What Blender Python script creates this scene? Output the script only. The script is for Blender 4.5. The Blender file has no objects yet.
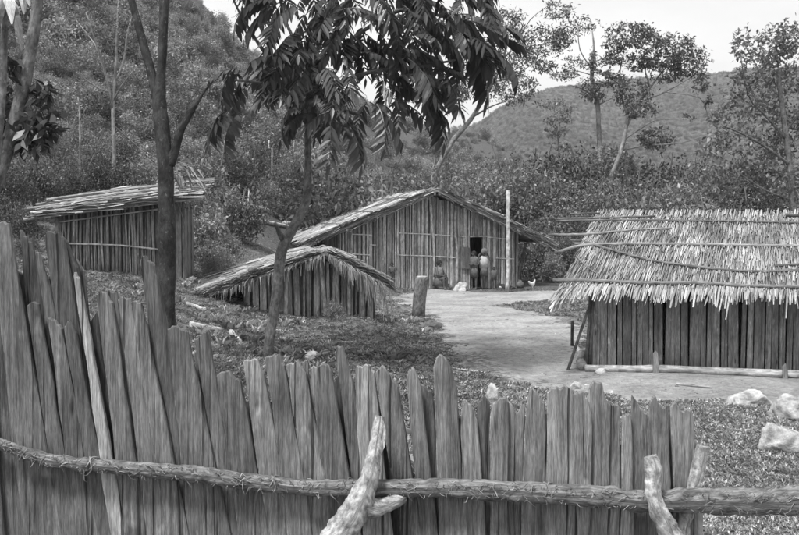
import bpy, math, random
import numpy as np
from mathutils import Vector, Matrix, noise as mnoise

# ------------------------------------------------------------------ camera, sky, sun, exposure
F = 888.0; CX, CY = 399.5, 267.5; CZ = 2.45
PITCH = math.atan(42.5 / F)
scene = bpy.context.scene
COL = scene.collection
cam_data = bpy.data.cameras.new("camera"); cam = bpy.data.objects.new("camera", cam_data)
COL.objects.link(cam); scene.camera = cam
cam_data.sensor_width = 36; cam_data.lens = F * 36 / 799.0
cam_data.clip_start = 0.1; cam_data.clip_end = 6000
cam.location = (0, 0, CZ); cam.rotation_euler = (math.pi / 2 - PITCH, 0, 0)

SUN_EL, SUN_AZ = math.radians(62), math.radians(215)   # azimuth clockwise from +Y
world = bpy.data.worlds.new("World"); scene.world = world; world.use_nodes = True
wn, wl = world.node_tree.nodes, world.node_tree.links
wn.clear()
w_out = wn.new("ShaderNodeOutputWorld"); w_bg = wn.new("ShaderNodeBackground")
w_sky = wn.new("ShaderNodeTexSky"); w_sky.sky_type = 'NISHITA'; w_sky.sun_disc = False
w_sky.sun_elevation = SUN_EL; w_sky.sun_rotation = SUN_AZ
w_bw = wn.new("ShaderNodeRGBToBW"); wl.new(w_sky.outputs[0], w_bw.inputs[0])
w_tc = wn.new("ShaderNodeTexCoord"); w_map = wn.new("ShaderNodeMapping")
w_map.inputs['Scale'].default_value = (2.0, 2.0, 7.0)
w_nz = wn.new("ShaderNodeTexNoise"); w_nz.inputs['Scale'].default_value = 1.3; w_nz.inputs['Detail'].default_value = 6
w_rp = wn.new("ShaderNodeMapRange"); w_rp.inputs[1].default_value = 0.3; w_rp.inputs[2].default_value = 0.7
w_rp.inputs[3].default_value = 4.9; w_rp.inputs[4].default_value = 7.0
w_mx = wn.new("ShaderNodeMix"); w_mx.data_type = 'FLOAT'; w_mx.inputs[0].default_value = 0.85
wl.new(w_tc.outputs['Generated'], w_map.inputs[0]); wl.new(w_map.outputs[0], w_nz.inputs['Vector'])
wl.new(w_nz.outputs[0], w_rp.inputs[0]); wl.new(w_bw.outputs[0], w_mx.inputs[2]); wl.new(w_rp.outputs[0], w_mx.inputs[3])
wl.new(w_mx.outputs[0], w_bg.inputs['Color']); w_bg.inputs['Strength'].default_value = 0.1
wl.new(w_bg.outputs[0], w_out.inputs[0])
sun_d = bpy.data.lights.new("sun", 'SUN'); sun = bpy.data.objects.new("sun", sun_d); COL.objects.link(sun)
sun_d.energy = 2.6; sun_d.angle = math.radians(9); sun_d.color = (1, 1, 1)
_sd = Vector((math.sin(SUN_AZ) * math.cos(SUN_EL), math.cos(SUN_AZ) * math.cos(SUN_EL), math.sin(SUN_EL)))
sun.rotation_euler = (-_sd).to_track_quat('-Z', 'Y').to_euler(); sun.location = (0, 0, 60)
vs = scene.view_settings
vs.view_transform = 'Standard'; vs.look = 'None'; vs.gamma = 1; vs.use_curve_mapping = False; vs.exposure = 0.95

R = random.Random(7); NR = np.random.default_rng(11)
def U(a, b): return R.uniform(a, b)

# ------------------------------------------------------------------ pixel -> place
def ray(px, py):
    dx = (px - CX) / F; v = (CY - py) / F; c, s = math.cos(PITCH), math.sin(PITCH)
    y = c + v * s; z = -s + v * c
    return dx / y, z / y
def at(px, py, Y):
    dx, dz = ray(px, py); return Vector((dx * Y, Y, CZ + dz * Y))
def interp(x, pts):
    return float(np.interp(x, [p[0] for p in pts], [p[1] for p in pts]))
def smooth(a, b, x):
    t = np.clip((x - a) / (b - a), 0, 1); return t * t * (3 - 2 * t)

# value noise (numpy)
_perm = NR.random((64, 64))
def vnoise(x, y):
    xi = np.floor(x).astype(int); yi = np.floor(y).astype(int); fx = x - xi; fy = y - yi
    fx = fx * fx * (3 - 2 * fx); fy = fy * fy * (3 - 2 * fy)
    g = lambda a, b: _perm[a % 64, b % 64]
    return ((g(xi, yi) * (1 - fx) + g(xi + 1, yi) * fx) * (1 - fy) + (g(xi, yi + 1) * (1 - fx) + g(xi + 1, yi + 1) * fx) * fy) - .5

LEFT = [(-60, 4.4), (-30, 3.2), (-14, 2.2), (-8.6, 1.62), (-4.85, 1.12), (-3.2, .55), (-2, .22), (-.5, .04), (.6, 0), (60, 0)]
RIDGE_L = [(-900, -40), (-300, -60), (0, -50), (120, -18), (195, 24), (245, 72), (300, 98), (400, 122), (480, 142), (600, 185), (700, 222), (5000, 222)]
def height(x, y):
    x = np.asarray(x, float); y = np.asarray(y, float)
    r = np.hypot(x, y)
    lx = np.array([p[0] for p in LEFT]); lz = np.array([p[1] for p in LEFT])
    z = np.interp(x, lx, lz) * smooth(2.5, 10.5, y)
    z = z + 0.85 * (1 - smooth(2.8, 5.6, y)) * smooth(-60, -20, y)
    u = CX + F * x / np.maximum(y, .05)
    u = np.where(y > 0.5, u, np.where(x < 0, -900, 5000))
    ru = np.array([p[0] for p in RIDGE_L]); ry = np.array([p[1] for p in RIDGE_L])
    Rr = 235.0
    zr = CZ + (225 - np.interp(u, ru, ry)) / F * Rr
    r0 = np.interp(u, [-900, 180, 260, 340, 450, 600, 5000], [27, 27, 31, 40, 55, 70, 70])
    s = np.clip((r - r0) / (Rr - r0), 0, 1) ** 1.1
    fall = 1 - smooth(Rr, 480, r)
    hz = np.maximum(zr, 0) * s * fall * smooth(-2, 20, y)
    z = z + hz
    z = z + vnoise(x * .33 + 9, y * .33) * .14 * smooth(5, 9, y) + vnoise(x * 1.3, y * 1.3 + 4) * .05 * smooth(5, 9, y)
    z = z + (vnoise(x * .05, y * .05) * 5 + vnoise(x * .15 + 3, y * .15) * 1.6) * smooth(45, 110, r) * np.minimum(1, hz / 10)
    z = z + .32 * np.exp(-((x + .95) ** 2 + (y - 19.6) ** 2) / 1.3)          # mound by the small shed
    return z
def H(x, y): return float(height(x, y))
def G(px, py, lo=3.0, hi=120.0):
    dx, dz = ray(px, py); ts = np.linspace(lo, hi, 3000)
    d = CZ + dz * ts - height(dx * ts, ts)
    i = np.argmax(d < 0)
    t = ts[i] if d[i] < 0 else hi
    return Vector((dx * t, t, H(dx * t, t)))

# ------------------------------------------------------------------ mesh builder
class MB:
    def __init__(s): s.v = []; s.f = []; s.g = []; s.t = []
    def add(s, verts, faces, g=None, tone=1.0):
        o = len(s.v); s.v += [tuple(p) for p in verts]
        s.f += [tuple(i + o for i in f) for f in faces]
        s.g += (g if g else [(p[0], p[2], 0) for p in verts])
        s.t += list(tone) if hasattr(tone, '__len__') else [tone] * len(verts)
    def tube(s, pts, rad, n=8, tone=1.0, rough=0.0, cap=True, seed=None, lump=0.0, freq=12.0):
        pts = [Vector(p) for p in pts]; seed = U(0, 50) if seed is None else seed
        if not hasattr(rad, '__len__'): rad = [rad] * len(pts)
        V = []; Gg = []; Fs = []; L = 0; ref = None
        for i, p in enumerate(pts):
            d = (pts[min(i + 1, len(pts) - 1)] - pts[max(i - 1, 0)]).normalized()
            if ref is None: ref = Vector((0, 0, 1)) if abs(d.z) < .8 else Vector((1, 0, 0))
            a = d.cross(ref).normalized(); b = d.cross(a).normalized(); ref = -b if False else ref
            if i: L += (p - pts[i - 1]).length
            for k in range(n):
                th = 2 * math.pi * k / n
                rr = rad[i] * (1 + rough * U(-1, 1))
                if lump: rr *= 1 + lump * (mnoise.noise((p + (a * math.cos(th) + b * math.sin(th)) * rad[i]) * freq) + .5 * mnoise.noise((p + (a * math.cos(th) + b * math.sin(th)) * rad[i]) * freq * 2.7))
                V.append(p + a * math.cos(th) * rr + b * math.sin(th) * rr)
                Gg.append((th * rad[i] * 1.0, L, seed))
        for i in range(len(pts) - 1):
            for k in range(n):
                Fs.append((i * n + k, i * n + (k + 1) % n, (i + 1) * n + (k + 1) % n, (i + 1) * n + k))
        if cap:
            Fs.append(tuple(reversed(range(n)))); Fs.append(tuple((len(pts) - 1) * n + k for k in range(n)))
        s.add(V, Fs, Gg, tone)
    def strip(s, pts, w, side, tone=1.0, fold=.25, seed=None):
        """a folded leaf strip along pts; side = width direction"""
        pts = [Vector(p) for p in pts]; side = Vector(side).normalized(); seed = U(0, 50) if seed is None else seed
        V = []; Gg = []; Fs = []; L = 0
        for i, p in enumerate(pts):
            if i: L += (p - pts[i - 1]).length
            d = (pts[min(i + 1, len(pts) - 1)] - pts[max(i - 1, 0)]).normalized()
            nrm = d.cross(side).normalized(); ww = w[i] if hasattr(w, '__len__') else w
            V += [p - side * ww * .5, p + nrm * ww * fold, p + side * ww * .5]
            Gg += [(0, L, seed), (ww * .5, L, seed), (ww, L, seed)]
        for i in range(len(pts) - 1):
            a = i * 3
            Fs += [(a, a + 1, a + 4, a + 3), (a + 1, a + 2, a + 5, a + 4)]
        s.add(V, Fs, Gg, tone)
    def prism(s, poly, to3, thick, tone=1.0, inset=.004, gx=None, gy=None, seed=None):
        """plank: poly = list of 2-D points (x right, z up, counter-clockwise from the front), to3(x,z,d) -> place, d = depth back"""
        n = len(poly); seed = U(0, 50) if seed is None else seed
        P = [Vector((p[0], p[1])) for p in poly]; I = []
        for i in range(n):
            a, b, c = P[i - 1], P[i], P[(i + 1) % n]
            e1 = (b - a); e2 = (c - b)
            e1 = e1.normalized() if e1.length > 1e-6 else e2.normalized(); e2 = e2.normalized() if e2.length > 1e-6 else e1
            n1 = Vector((-e1.y, e1.x)); n2 = Vector((-e2.y, e2.x)); m = (n1 + n2)
            m = m.normalized() if m.length > .2 else n1
            I.append(b + m * inset)
        rings = [(I, 0.0), (P, inset), (P, thick - inset), (I, thick)]
        V = []; Gg = []
        for q, d in rings:
            for p in q:
                V.append(to3(p.x, p.y, d)); Gg.append((p.x + d, p.y, seed))
        Fs = [tuple(range(n)), tuple(reversed(range(3 * n, 4 * n)))]
        for r_ in range(3):
            for i in range(n):
                j = (i + 1) % n; Fs.append((r_ * n + j, r_ * n + i, (r_ + 1) * n + i, (r_ + 1) * n + j))
        s.add(V, Fs, Gg, tone)
    def build(s, name, mat, parent=None, smooth=False, loc=None):
        me = bpy.data.meshes.new(name); me.from_pydata(s.v, [], s.f)
        a = me.attributes.new('g', 'FLOAT_VECTOR', 'POINT'); a.data.foreach_set('vector', np.array(s.g, np.float32).ravel())
        a = me.attributes.new('tone', 'FLOAT', 'POINT'); a.data.foreach_set('value', np.array(s.t, np.float32))
        if smooth: me.polygons.foreach_set('use_smooth', [True] * len(me.polygons))
        me.materials.append(mat); me.update()
        o = bpy.data.objects.new(name, me); COL.objects.link(o)
        if parent is not None: attach(o, parent)
        return o
def attach(o, parent):
    o.parent = parent
    o.matrix_parent_inverse = parent.matrix_basis.inverted()
def tag(o, label=None, cat=None, group=None, kind=None):
    if label: o['label'] = label
    if cat: o['category'] = cat
    if group: o['group'] = group
    if kind: o['kind'] = kind
    return o
def thing(name, label, cat, loc, group=None):
    o = bpy.data.objects.new(name, None); COL.objects.link(o); o.location = loc
    o.empty_display_size = .2
    return tag(o, label, cat, group)
def arrays_obj(name, V, Q, tone, mat, parent=None):
    me = bpy.data.meshes.new(name); nv, nf = len(V), len(Q); k = Q.shape[1]
    me.vertices.add(nv); me.vertices.foreach_set('co', V.astype(np.float32).ravel())
    me.loops.add(nf * k); me.loops.foreach_set('vertex_index', Q.astype(np.int32).ravel())
    me.polygons.add(nf); me.polygons.foreach_set('loop_start', np.arange(0, nf * k, k, dtype=np.int32))
    me.update(calc_edges=True); me.validate()
    a = me.attributes.new('tone', 'FLOAT', 'POINT'); a.data.foreach_set('value', tone.astype(np.float32))
    me.materials.append(mat)
    o = bpy.data.objects.new(name, me); COL.objects.link(o)
    if parent is not None: attach(o, parent)
    return o

# ------------------------------------------------------------------ materials (a black-and-white place: every colour a grey)
def _new(name):
    m = bpy.data.materials.new(name); m.use_nodes = True; nt = m.node_tree; nt.nodes.clear()
    out = nt.nodes.new("ShaderNodeOutputMaterial"); p = nt.nodes.new("ShaderNodeBsdfPrincipled")
    nt.links.new(p.outputs[0], out.inputs[0]); return m, nt, out, p
def _attr(nt, name, o='Vector'):
    a = nt.nodes.new("ShaderNodeAttribute"); a.attribute_name = name; return a.outputs[o]
def _noise(nt, vec, scale, det=5, rough=.6, xyz=None):
    if xyz:
        mp = nt.nodes.new("ShaderNodeMapping"); mp.inputs['Scale'].default_value = xyz; nt.links.new(vec, mp.inputs[0]); vec = mp.outputs[0]
    n = nt.nodes.new("ShaderNodeTexNoise"); n.inputs['Scale'].default_value = scale; n.inputs['Detail'].default_value = det
    n.inputs['Roughness'].default_value = rough; nt.links.new(vec, n.inputs['Vector']); return n.outputs[0]
def _range(nt, v, a, b, c, d):
    n = nt.nodes.new("ShaderNodeMapRange"); nt.links.new(v, n.inputs[0])
    for i, q in enumerate((a, b, c, d)): n.inputs[i + 1].default_value = q
    return n.outputs[0]
def _math(nt, op, a, b):
    n = nt.nodes.new("ShaderNodeMath"); n.operation = op
    for i, q in enumerate((a, b)):
        if isinstance(q, (int, float)): n.inputs[i].default_value = q
        else: nt.links.new(q, n.inputs[i])
    return n.outputs[0]
def _bump(nt, p, h, strength, dist):
    b = nt.nodes.new("ShaderNodeBump"); b.inputs['Strength'].default_value = strength; b.inputs['Distance'].default_value = dist
    nt.links.new(h, b.inputs['Height']); nt.links.new(b.outputs[0], p.inputs['Normal'])
def wood(name, base, con=.5, across=55, along=1.6, bump=.6, dist=.004, rough=.8, blotch=.35, bs=5.0, crack=0.0):
    m, nt, out, p = _new(name); g = _attr(nt, 'g')
    wob = _noise(nt, g, 1.0, 2, .5, (3.0, 2.2, 1.0))                       # grain wanders sideways
    sx = nt.nodes.new("ShaderNodeSeparateXYZ"); nt.links.new(g, sx.inputs[0]); cb = nt.nodes.new("ShaderNodeCombineXYZ")
    nt.links.new(_math(nt, 'ADD', sx.outputs[0], _math(nt, 'MULTIPLY', wob, .022)), cb.inputs[0]); nt.links.new(sx.outputs[1], cb.inputs[1]); nt.links.new(sx.outputs[2], cb.inputs[2]); g = cb.outputs[0]
    n1 = _noise(nt, g, 1.0, 8, .78, (across, along, 1)); n2 = _noise(nt, g, 1.0, 5, .7, (bs, bs * .35, 1.7)); n3 = _noise(nt, g, 1.0, 3, .7, (across * 4, along * 9, 1))
    c = _range(nt, n1, .36, .64, base * (1 - con), base * (1 + con))
    c = _math(nt, 'MULTIPLY', c, _range(nt, n2, .36, .64, 1 - blotch, 1 + blotch))
    c = _math(nt, 'MULTIPLY', c, _range(nt, n3, .36, .64, .68, 1.32))
    h = _math(nt, 'ADD', n1, _math(nt, 'MULTIPLY', n2, 1.1))
    if crack:
        n4 = _noise(nt, g, 1.0, 3, .55, (across * .7, along * .45, 2.3)); k = _range(nt, n4, .33, .39, 1 - crack, 1)
        c = _math(nt, 'MULTIPLY', c, k); h = _math(nt, 'ADD', h, _math(nt, 'MULTIPLY', k, 1.2))
        vr = nt.nodes.new('ShaderNodeTexVoronoi'); mp = nt.nodes.new('ShaderNodeMapping'); mp.inputs['Scale'].default_value = (11, 2.6, 1); nt.links.new(g, mp.inputs[0]); nt.links.new(mp.outputs[0], vr.inputs['Vector']); vr.inputs['Scale'].default_value = 1
        kn = _math(nt, 'MAXIMUM', _range(nt, vr.outputs['Distance'], .06, .17, .3, 1), _range(nt, vr.outputs['Color'], .55, .56, 1, 0)); c = _math(nt, 'MULTIPLY', c, kn); h = _math(nt, 'ADD', h, _math(nt, 'MULTIPLY', kn, .5))
        n5 = _noise(nt, g, 1.0, 2, .5, (9, 5, 3.1)); c = _math(nt, 'MULTIPLY', c, _range(nt, n5, .68, .76, 1, 1.7))
    c = _math(nt, 'MULTIPLY', c, _attr(nt, 'tone', 'Fac'))
    nt.links.new(c, p.inputs['Base Color']); p.inputs['Roughness'].default_value = rough; p.inputs['Specular IOR Level'].default_value = .25
    _bump(nt, p, h, bump, dist); return m
def bark(name, base, con=.4, scale=14, bump=.7, dist=.012, spot=0.0, rough=.85, stretch=.7):
    m, nt, out, p = _new(name); g = _attr(nt, 'g')
    n1 = _noise(nt, g, 1.0, 7, .7, (scale * 1.4, scale * stretch, 1)); n2 = _noise(nt, g, 1.0, 4, .65, (scale * .25, scale * .22, 1))
    c = _range(nt, n1, .36, .64, base * (1 - con), base * (1 + con))
    c = _math(nt, 'MULTIPLY', c, _range(nt, n2, .36, .64, .6, 1.4))
    c = _math(nt, 'MULTIPLY', c, _attr(nt, 'tone', 'Fac'))
    if spot:
        n3 = _noise(nt, g, 1.0, 3, .7, (scale * 1.1, scale * .9, 3.3))
        c = _math(nt, 'ADD', c, _range(nt, n3, .62, .7, 0, spot))
    nt.links.new(c, p.inputs['Base Color']); p.inputs['Roughness'].default_value = rough; p.inputs['Specular IOR Level'].default_value = .2
    _bump(nt, p, n1, bump, dist); return m
def leafmat(name, base, rough=.5, trans=.3, spec=.4, var=.4):
    m, nt, out, p = _new(name)
    oi = nt.nodes.new('ShaderNodeObjectInfo'); c = _math(nt, 'MULTIPLY', _math(nt, 'MULTIPLY', _attr(nt, 'tone', 'Fac'), base), _range(nt, oi.outputs['Random'], 0, 1, 1 - var, 1 + var))
    nt.links.new(c, p.inputs['Base Color']); p.inputs['Roughness'].default_value = rough; p.inputs['Specular IOR Level'].default_value = spec
    tr = nt.nodes.new("ShaderNodeBsdfTranslucent"); nt.links.new(c, tr.inputs[0])
    mx = nt.nodes.new("ShaderNodeMixShader"); mx.inputs[0].default_value = trans
    nt.links.new(p.outputs[0], mx.inputs[1]); nt.links.new(tr.outputs[0], mx.inputs[2]); nt.links.new(mx.outputs[0], out.inputs[0]); return m
def plain(name, base, con=.25, scale=8, rough=.8, bump=.3, dist=.01, det=6):
    m, nt, out, p = _new(name); tc = nt.nodes.new("ShaderNodeTexCoord")
    n = _noise(nt, tc.outputs['Object'], scale, det, .65)
    nt.links.new(_range(nt, n, .36, .64, base * (1 - con), base * (1 + con)), p.inputs['Base Color'])
    p.inputs['Roughness'].default_value = rough; _bump(nt, p, n, bump, dist); return m
M = {}
M['plank'] = wood('weathered_plank_wood', .19, .5, 60, 1.5, 1.0, .012, crack=.75, blotch=.36)
M['rail'] = bark('fibrous_rail_bark', .19, .55, 60, 1.0, .015, stretch=.12)
M['stake'] = bark('pale_stake_bark', .36, .55, 30, 1.0, .01, spot=.15, stretch=.8)
M['wallplank'] = wood('hut_wall_plank_wood', .2, .4, 26, .9, .9, .012, crack=.5)
M['slat'] = wood('split_slat_wood', .36, .5, 34, .9, .8, .01, crack=.5)
M['thatch'] = wood('dry_thatch', .34, .3, 60, 2.0, .4, .004, blotch=.3)
M['pole'] = bark('roof_pole_bark', .22, .45, 22, .8, .01, stretch=.3)
M['palepole'] = bark('pale_pole_wood', .40, .35, 22, .5, .006, stretch=.3)
M['darkbark'] = bark('spotted_dark_bark', .042, .5, 15, 1.0, .016, spot=.1)
M['greybark'] = bark('grey_bark', .14, .5, 14, 1.0, .016, spot=.1)
M['palebark'] = bark('pale_bark', .22, .45, 6, .8, .03)
M['leaf_dark'] = leafmat('dark_glossy_leaf', .06, .4, .25, .5, .3)
M['leaf_mid'] = leafmat('mid_leaf', .15, .48, .3, .45)
M['leaf_light'] = leafmat('light_leaf', .20, .55, .3, .35)
M['leaf_hill'] = leafmat('hillside_leaf', .19, .6, .3, .3, .65)
M['grass'] = leafmat('grass_blade', .32, .6, .3, .3, .5)
M['dry_grass'] = leafmat('dry_grass_blade', .46, .7, .3, .2, .45)  # lighter grey than the other grass, for the right foreground
M['rock'] = plain('pale_rock', .40, .55, 6, .95, 1.0, .05, 9)
M['earth'] = plain('dark_earth', .10, .4, 6, .95, .6, .03)
M['skin'] = plain('dark_skin', .08, .2, 10, .55, .1, .002)
M['hair'] = plain('black_hair', .015, .3, 60, .9, .5, .004)
M['cloth_dark'] = plain('dark_cloth', .11, .3, 20, .9, .3, .004)
M['cloth_mid'] = plain('grey_cloth', .2, .3, 20, .9, .3, .004)
M['cloth_pale'] = plain('pale_cloth', .42, .2, 16, .9, .3, .004)
M['netbag'] = plain('net_bag_fibre', .15, .4, 40, .9, .8, .01)
M['feather'] = plain('white_feather', .7, .15, 30, .8, .2, .004)
M['fur_dark'] = plain('dark_fur', .03, .4, 40, .8, .3, .004)

# ground
DIRT_PX = [(398, 296), (430, 289), (520, 292), (575, 291), (590, 293), (560, 301), (520, 302), (497, 306), (535, 313), (562, 320), (580, 332), (575, 350),
           (586, 348), (610, 352), (660, 356), (720, 358), (799, 360), (900, 365), (900, 414), (799, 410), (720, 404), (650, 404), (600, 397), (560, 391),
           (520, 381), (482, 368), (458, 350), (441, 334), (434, 318), (415, 308), (400, 304)]
DIRT = np.array([tuple(G(*p))[:2] for p in DIRT_PX])
def dirt_mask(x, y):
    x = np.asarray(x, float); y = np.asarray(y, float); d = np.full(x.shape, 1e9); ins = np.zeros(x.shape, bool)
    n = len(DIRT)
    for i in range(n):
        ax, ay = DIRT[i]; bx, by = DIRT[(i + 1) % n]
        ex, ey = bx - ax, by - ay; t = np.clip(((x - ax) * ex + (y - ay) * ey) / (ex * ex + ey * ey + 1e-9), 0, 1)
        d = np.minimum(d, np.hypot(x - ax - t * ex, y - ay - t * ey))
        c = ((ay > y) != (by > y)) & (x < (bx - ax) * (y - ay) / (by - ay + 1e-12) + ax); ins ^= c
    return np.clip(.5 + np.where(ins, d, -d) / 1.2, 0, 1)
def pale_turf_mask(x, y):
    return smooth(.2, 2.2, x + vnoise(x * .8, y * .8) * 1.2) * (1 - smooth(12.5, 14.5, y))          # the turf by the boulders is given a paler grey
def ground_material():
    m, nt, out, p = _new('yard_earth_and_turf'); tc = nt.nodes.new("ShaderNodeTexCoord"); v = tc.outputs['Object']
    nb = _noise(nt, v, .9, 5, .6); nf = _noise(nt, v, 9, 6, .7); ng = _noise(nt, v, 45, 4, .7)
    d = _math(nt, 'ADD', _attr(nt, 'dirt', 'Fac'), _range(nt, nb, .3, .7, -.4, .4))
    d = _math(nt, 'ADD', d, _range(nt, nf, .3, .7, -.3, .3)); d = _range(nt, d, .38, .62, 0, 1)
    dirt = _math(nt, 'MULTIPLY', _range(nt, nf, .36, .64, .32, .52), _range(nt, nb, .38, .62, .75, 1.12))
    dirt = _math(nt, 'MULTIPLY', dirt, _range(nt, ng, .36, .64, .78, 1.15))
    turf = _math(nt, 'MULTIPLY', _range(nt, nf, .36, .64, .10, .30), _range(nt, ng, .36, .64, .55, 1.5))
    turf = _math(nt, 'MULTIPLY', turf, _range(nt, _attr(nt, 'scrub', 'Fac'), 0, 1, 1, .5)); turf = _math(nt, 'MULTIPLY', turf, _range(nt, _attr(nt, 'dry', 'Fac'), 0, 1, .9, 1.7))  # turf halved on the hillside, lightened over the right foreground
    mx = nt.nodes.new("ShaderNodeMix"); mx.data_type = 'FLOAT'
    nt.links.new(d, mx.inputs[0]); nt.links.new(turf, mx.inputs[2]); nt.links.new(dirt, mx.inputs[3])
    nt.links.new(mx.outputs[0], p.inputs['Base Color']); p.inputs['Roughness'].default_value = .95; p.inputs['Specular IOR Level'].default_value = .1
    _bump(nt, p, _math(nt, 'ADD', nf, _math(nt, 'MULTIPLY', ng, .5)), 1.0, .07); return m
def build_ground():
    az = list(np.arange(-180, -50, 5)) + list(np.arange(-50, 50, .35)) + list(np.arange(50, 180, 5)); az = np.radians(np.array(az))
    r = [.4, 1, 1.6, 2.2]
    while r[-1] < 60: r.append(r[-1] * 1.012)
    while r[-1] < 300: r.append(r[-1] * 1.025)
    while r[-1] < 1500: r.append(r[-1] * 1.12)
    r = np.array(r); A, Rr = np.meshgrid(az, r); X = Rr * np.sin(A); Y = Rr * np.cos(A); Z = height(X, Y)
    na, nr = len(az), len(r); V = np.stack([X, Y, Z], -1).reshape(-1, 3)
    i, j = np.meshgrid(np.arange(nr - 1), np.arange(na), indexing='ij'); j2 = (j + 1) % na
    Q = np.stack([i * na + j, i * na + j2, (i + 1) * na + j2, (i + 1) * na + j], -1).reshape(-1, 4)
    V = np.vstack([V, [[0, 0, H(0, 0)]]])
    o = arrays_obj('ground', V, Q, np.ones(len(V)), ground_material())
    a = o.data.attributes.new('dirt', 'FLOAT', 'POINT'); a.data.foreach_set('value', dirt_mask(V[:, 0], V[:, 1]).astype(np.float32))
    a = o.data.attributes.new('scrub', 'FLOAT', 'POINT'); a.data.foreach_set('value', smooth(27, 42, np.hypot(V[:, 0], V[:, 1])).astype(np.float32))
    a = o.data.attributes.new('dry', 'FLOAT', 'POINT'); a.data.foreach_set('value', pale_turf_mask(V[:, 0], V[:, 1]).astype(np.float32))
    o.data.polygons.foreach_set('use_smooth', [True] * len(o.data.polygons))
    return tag(o, kind='structure')
build_ground()

RIDGE_R = [(-2500, 150), (0, 160), (350, 150), (430, 140), (480, 118), (521, 92), (554, 84), (603, 79), (704, 71), (745, 67), (799, 65), (1000, 50), (1600, 60), (3000, 150)]
def far_height(X, Y):
    Rr = np.hypot(X, Y); e = np.interp(CX + F * X / Y, [p_[0] for p_ in RIDGE_R], [p_[1] for p_ in RIDGE_R])
    Rd = 760.0; zr = CZ + (225 - e) / F * Rd * Y / Rr
    s = np.clip((Rr - 340) / (Rd - 340), 0, 1) ** .95; fall = 1 - .8 * smooth(Rd, 1250, Rr); k = np.minimum(1, s * 3)
    return zr * s * fall - 4 + k * (vnoise(X * .012, Y * .006) * 26 * (1 - s ** 6) + vnoise(X * .03, Y * .03) * 9 * (1 - .7 * s ** 6) + vnoise(X * .09, Y * .09) * 3.5 + vnoise(X * .2, Y * .2) * 2.0)
def build_far_hill():
    m, nt, out, p = _new('far_forested_slope'); tc = nt.nodes.new("ShaderNodeTexCoord"); v = tc.outputs['Object']
    n1 = _noise(nt, v, .3, 6, .75); n2 = _noise(nt, v, .012, 4, .6); n3 = _noise(nt, v, 1.0, 4, .6, (.02, .004, .01))
    c = _math(nt, 'MULTIPLY', _range(nt, n1, .36, .64, .05, .15), _range(nt, n2, .4, .6, .75, 1.25))
    c = _math(nt, 'MULTIPLY', c, _range(nt, n3, .35, .65, .97, 1.03))
    nt.links.new(c, p.inputs['Base Color']); p.inputs['Roughness'].default_value = 1; p.inputs['Specular IOR Level'].default_value = 0
    _bump(nt, p, n1, .8, 3.0)
    us = np.arange(-1200, 2600, 5.0); az = np.arctan((us - CX) / F); r = np.arange(330, 1300, 7.0)
    A, Rr = np.meshgrid(az, r); X = Rr * np.sin(A); Y = Rr * np.cos(A); Z = far_height(X, Y)
    na, nr = len(az), len(r); V = np.stack([X, Y, Z], -1).reshape(-1, 3)
    i, j = np.meshgrid(np.arange(nr - 1), np.arange(na - 1), indexing='ij')
    Q = np.stack([i * na + j, i * na + j + 1, (i + 1) * na + j + 1, (i + 1) * na + j], -1).reshape(-1, 4)
    o = arrays_obj('far_hill', V, Q, np.ones(len(V)), m); o.data.polygons.foreach_set('use_smooth', [True] * len(o.data.polygons))
    return tag(o, kind='structure')
build_far_hill()

# ------------------------------------------------------------------ foliage
def leaf_arrays(cen, size, tone, droop=.35, aspect=.38, up=.6):
    n = len(cen)
    d = NR.normal(size=(n, 3)); d[:, 2] -= droop; d /= np.linalg.norm(d, axis=1)[:, None]
    q = NR.normal(size=(n, 3)); q[:, 2] += up * 2; sd = np.cross(d, q); sd /= np.linalg.norm(sd, axis=1)[:, None] + 1e-9
    nm = np.cross(sd, d); L = (size * NR.uniform(.65, 1.35, n))[:, None]; W = L * aspect * .5
    V = np.stack([cen, cen + d * L * .5 + sd * W + nm * W * .35, cen + d * L, cen + d * L * .5 - sd * W + nm * W * .35], 1).reshape(-1, 3)
    Q = np.arange(n * 4).reshape(n, 4)
    return V, Q, np.repeat(tone, 4)
def blob_points(blobs, leaf_n, clump=.32, shell=.55):
    out = []
    for (c, rad, n) in blobs:
        k = max(3, int(n / leaf_n)); d = NR.normal(size=(k, 3)); d /= np.linalg.norm(d, axis=1)[:, None]
        sub = d * (NR.uniform(shell ** 3, 1, k) ** (1 / 3))[:, None]
        idx = NR.integers(0, k, n); p = sub[idx] + NR.normal(size=(n, 3)) * clump * NR.uniform(.6, 1.2, k)[idx][:, None] * .6
        tn = np.clip(NR.lognormal(0, .35, n) * NR.uniform(.75, 1.25, k)[idx], .3, 2.6)
        out.append((np.array(c)[None] + p * np.array(rad)[None], tn))
    return np.vstack([o[0] for o in out]), np.concatenate([o[1] for o in out])
LEAFN, LEAFS = 1.8, .8
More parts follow.
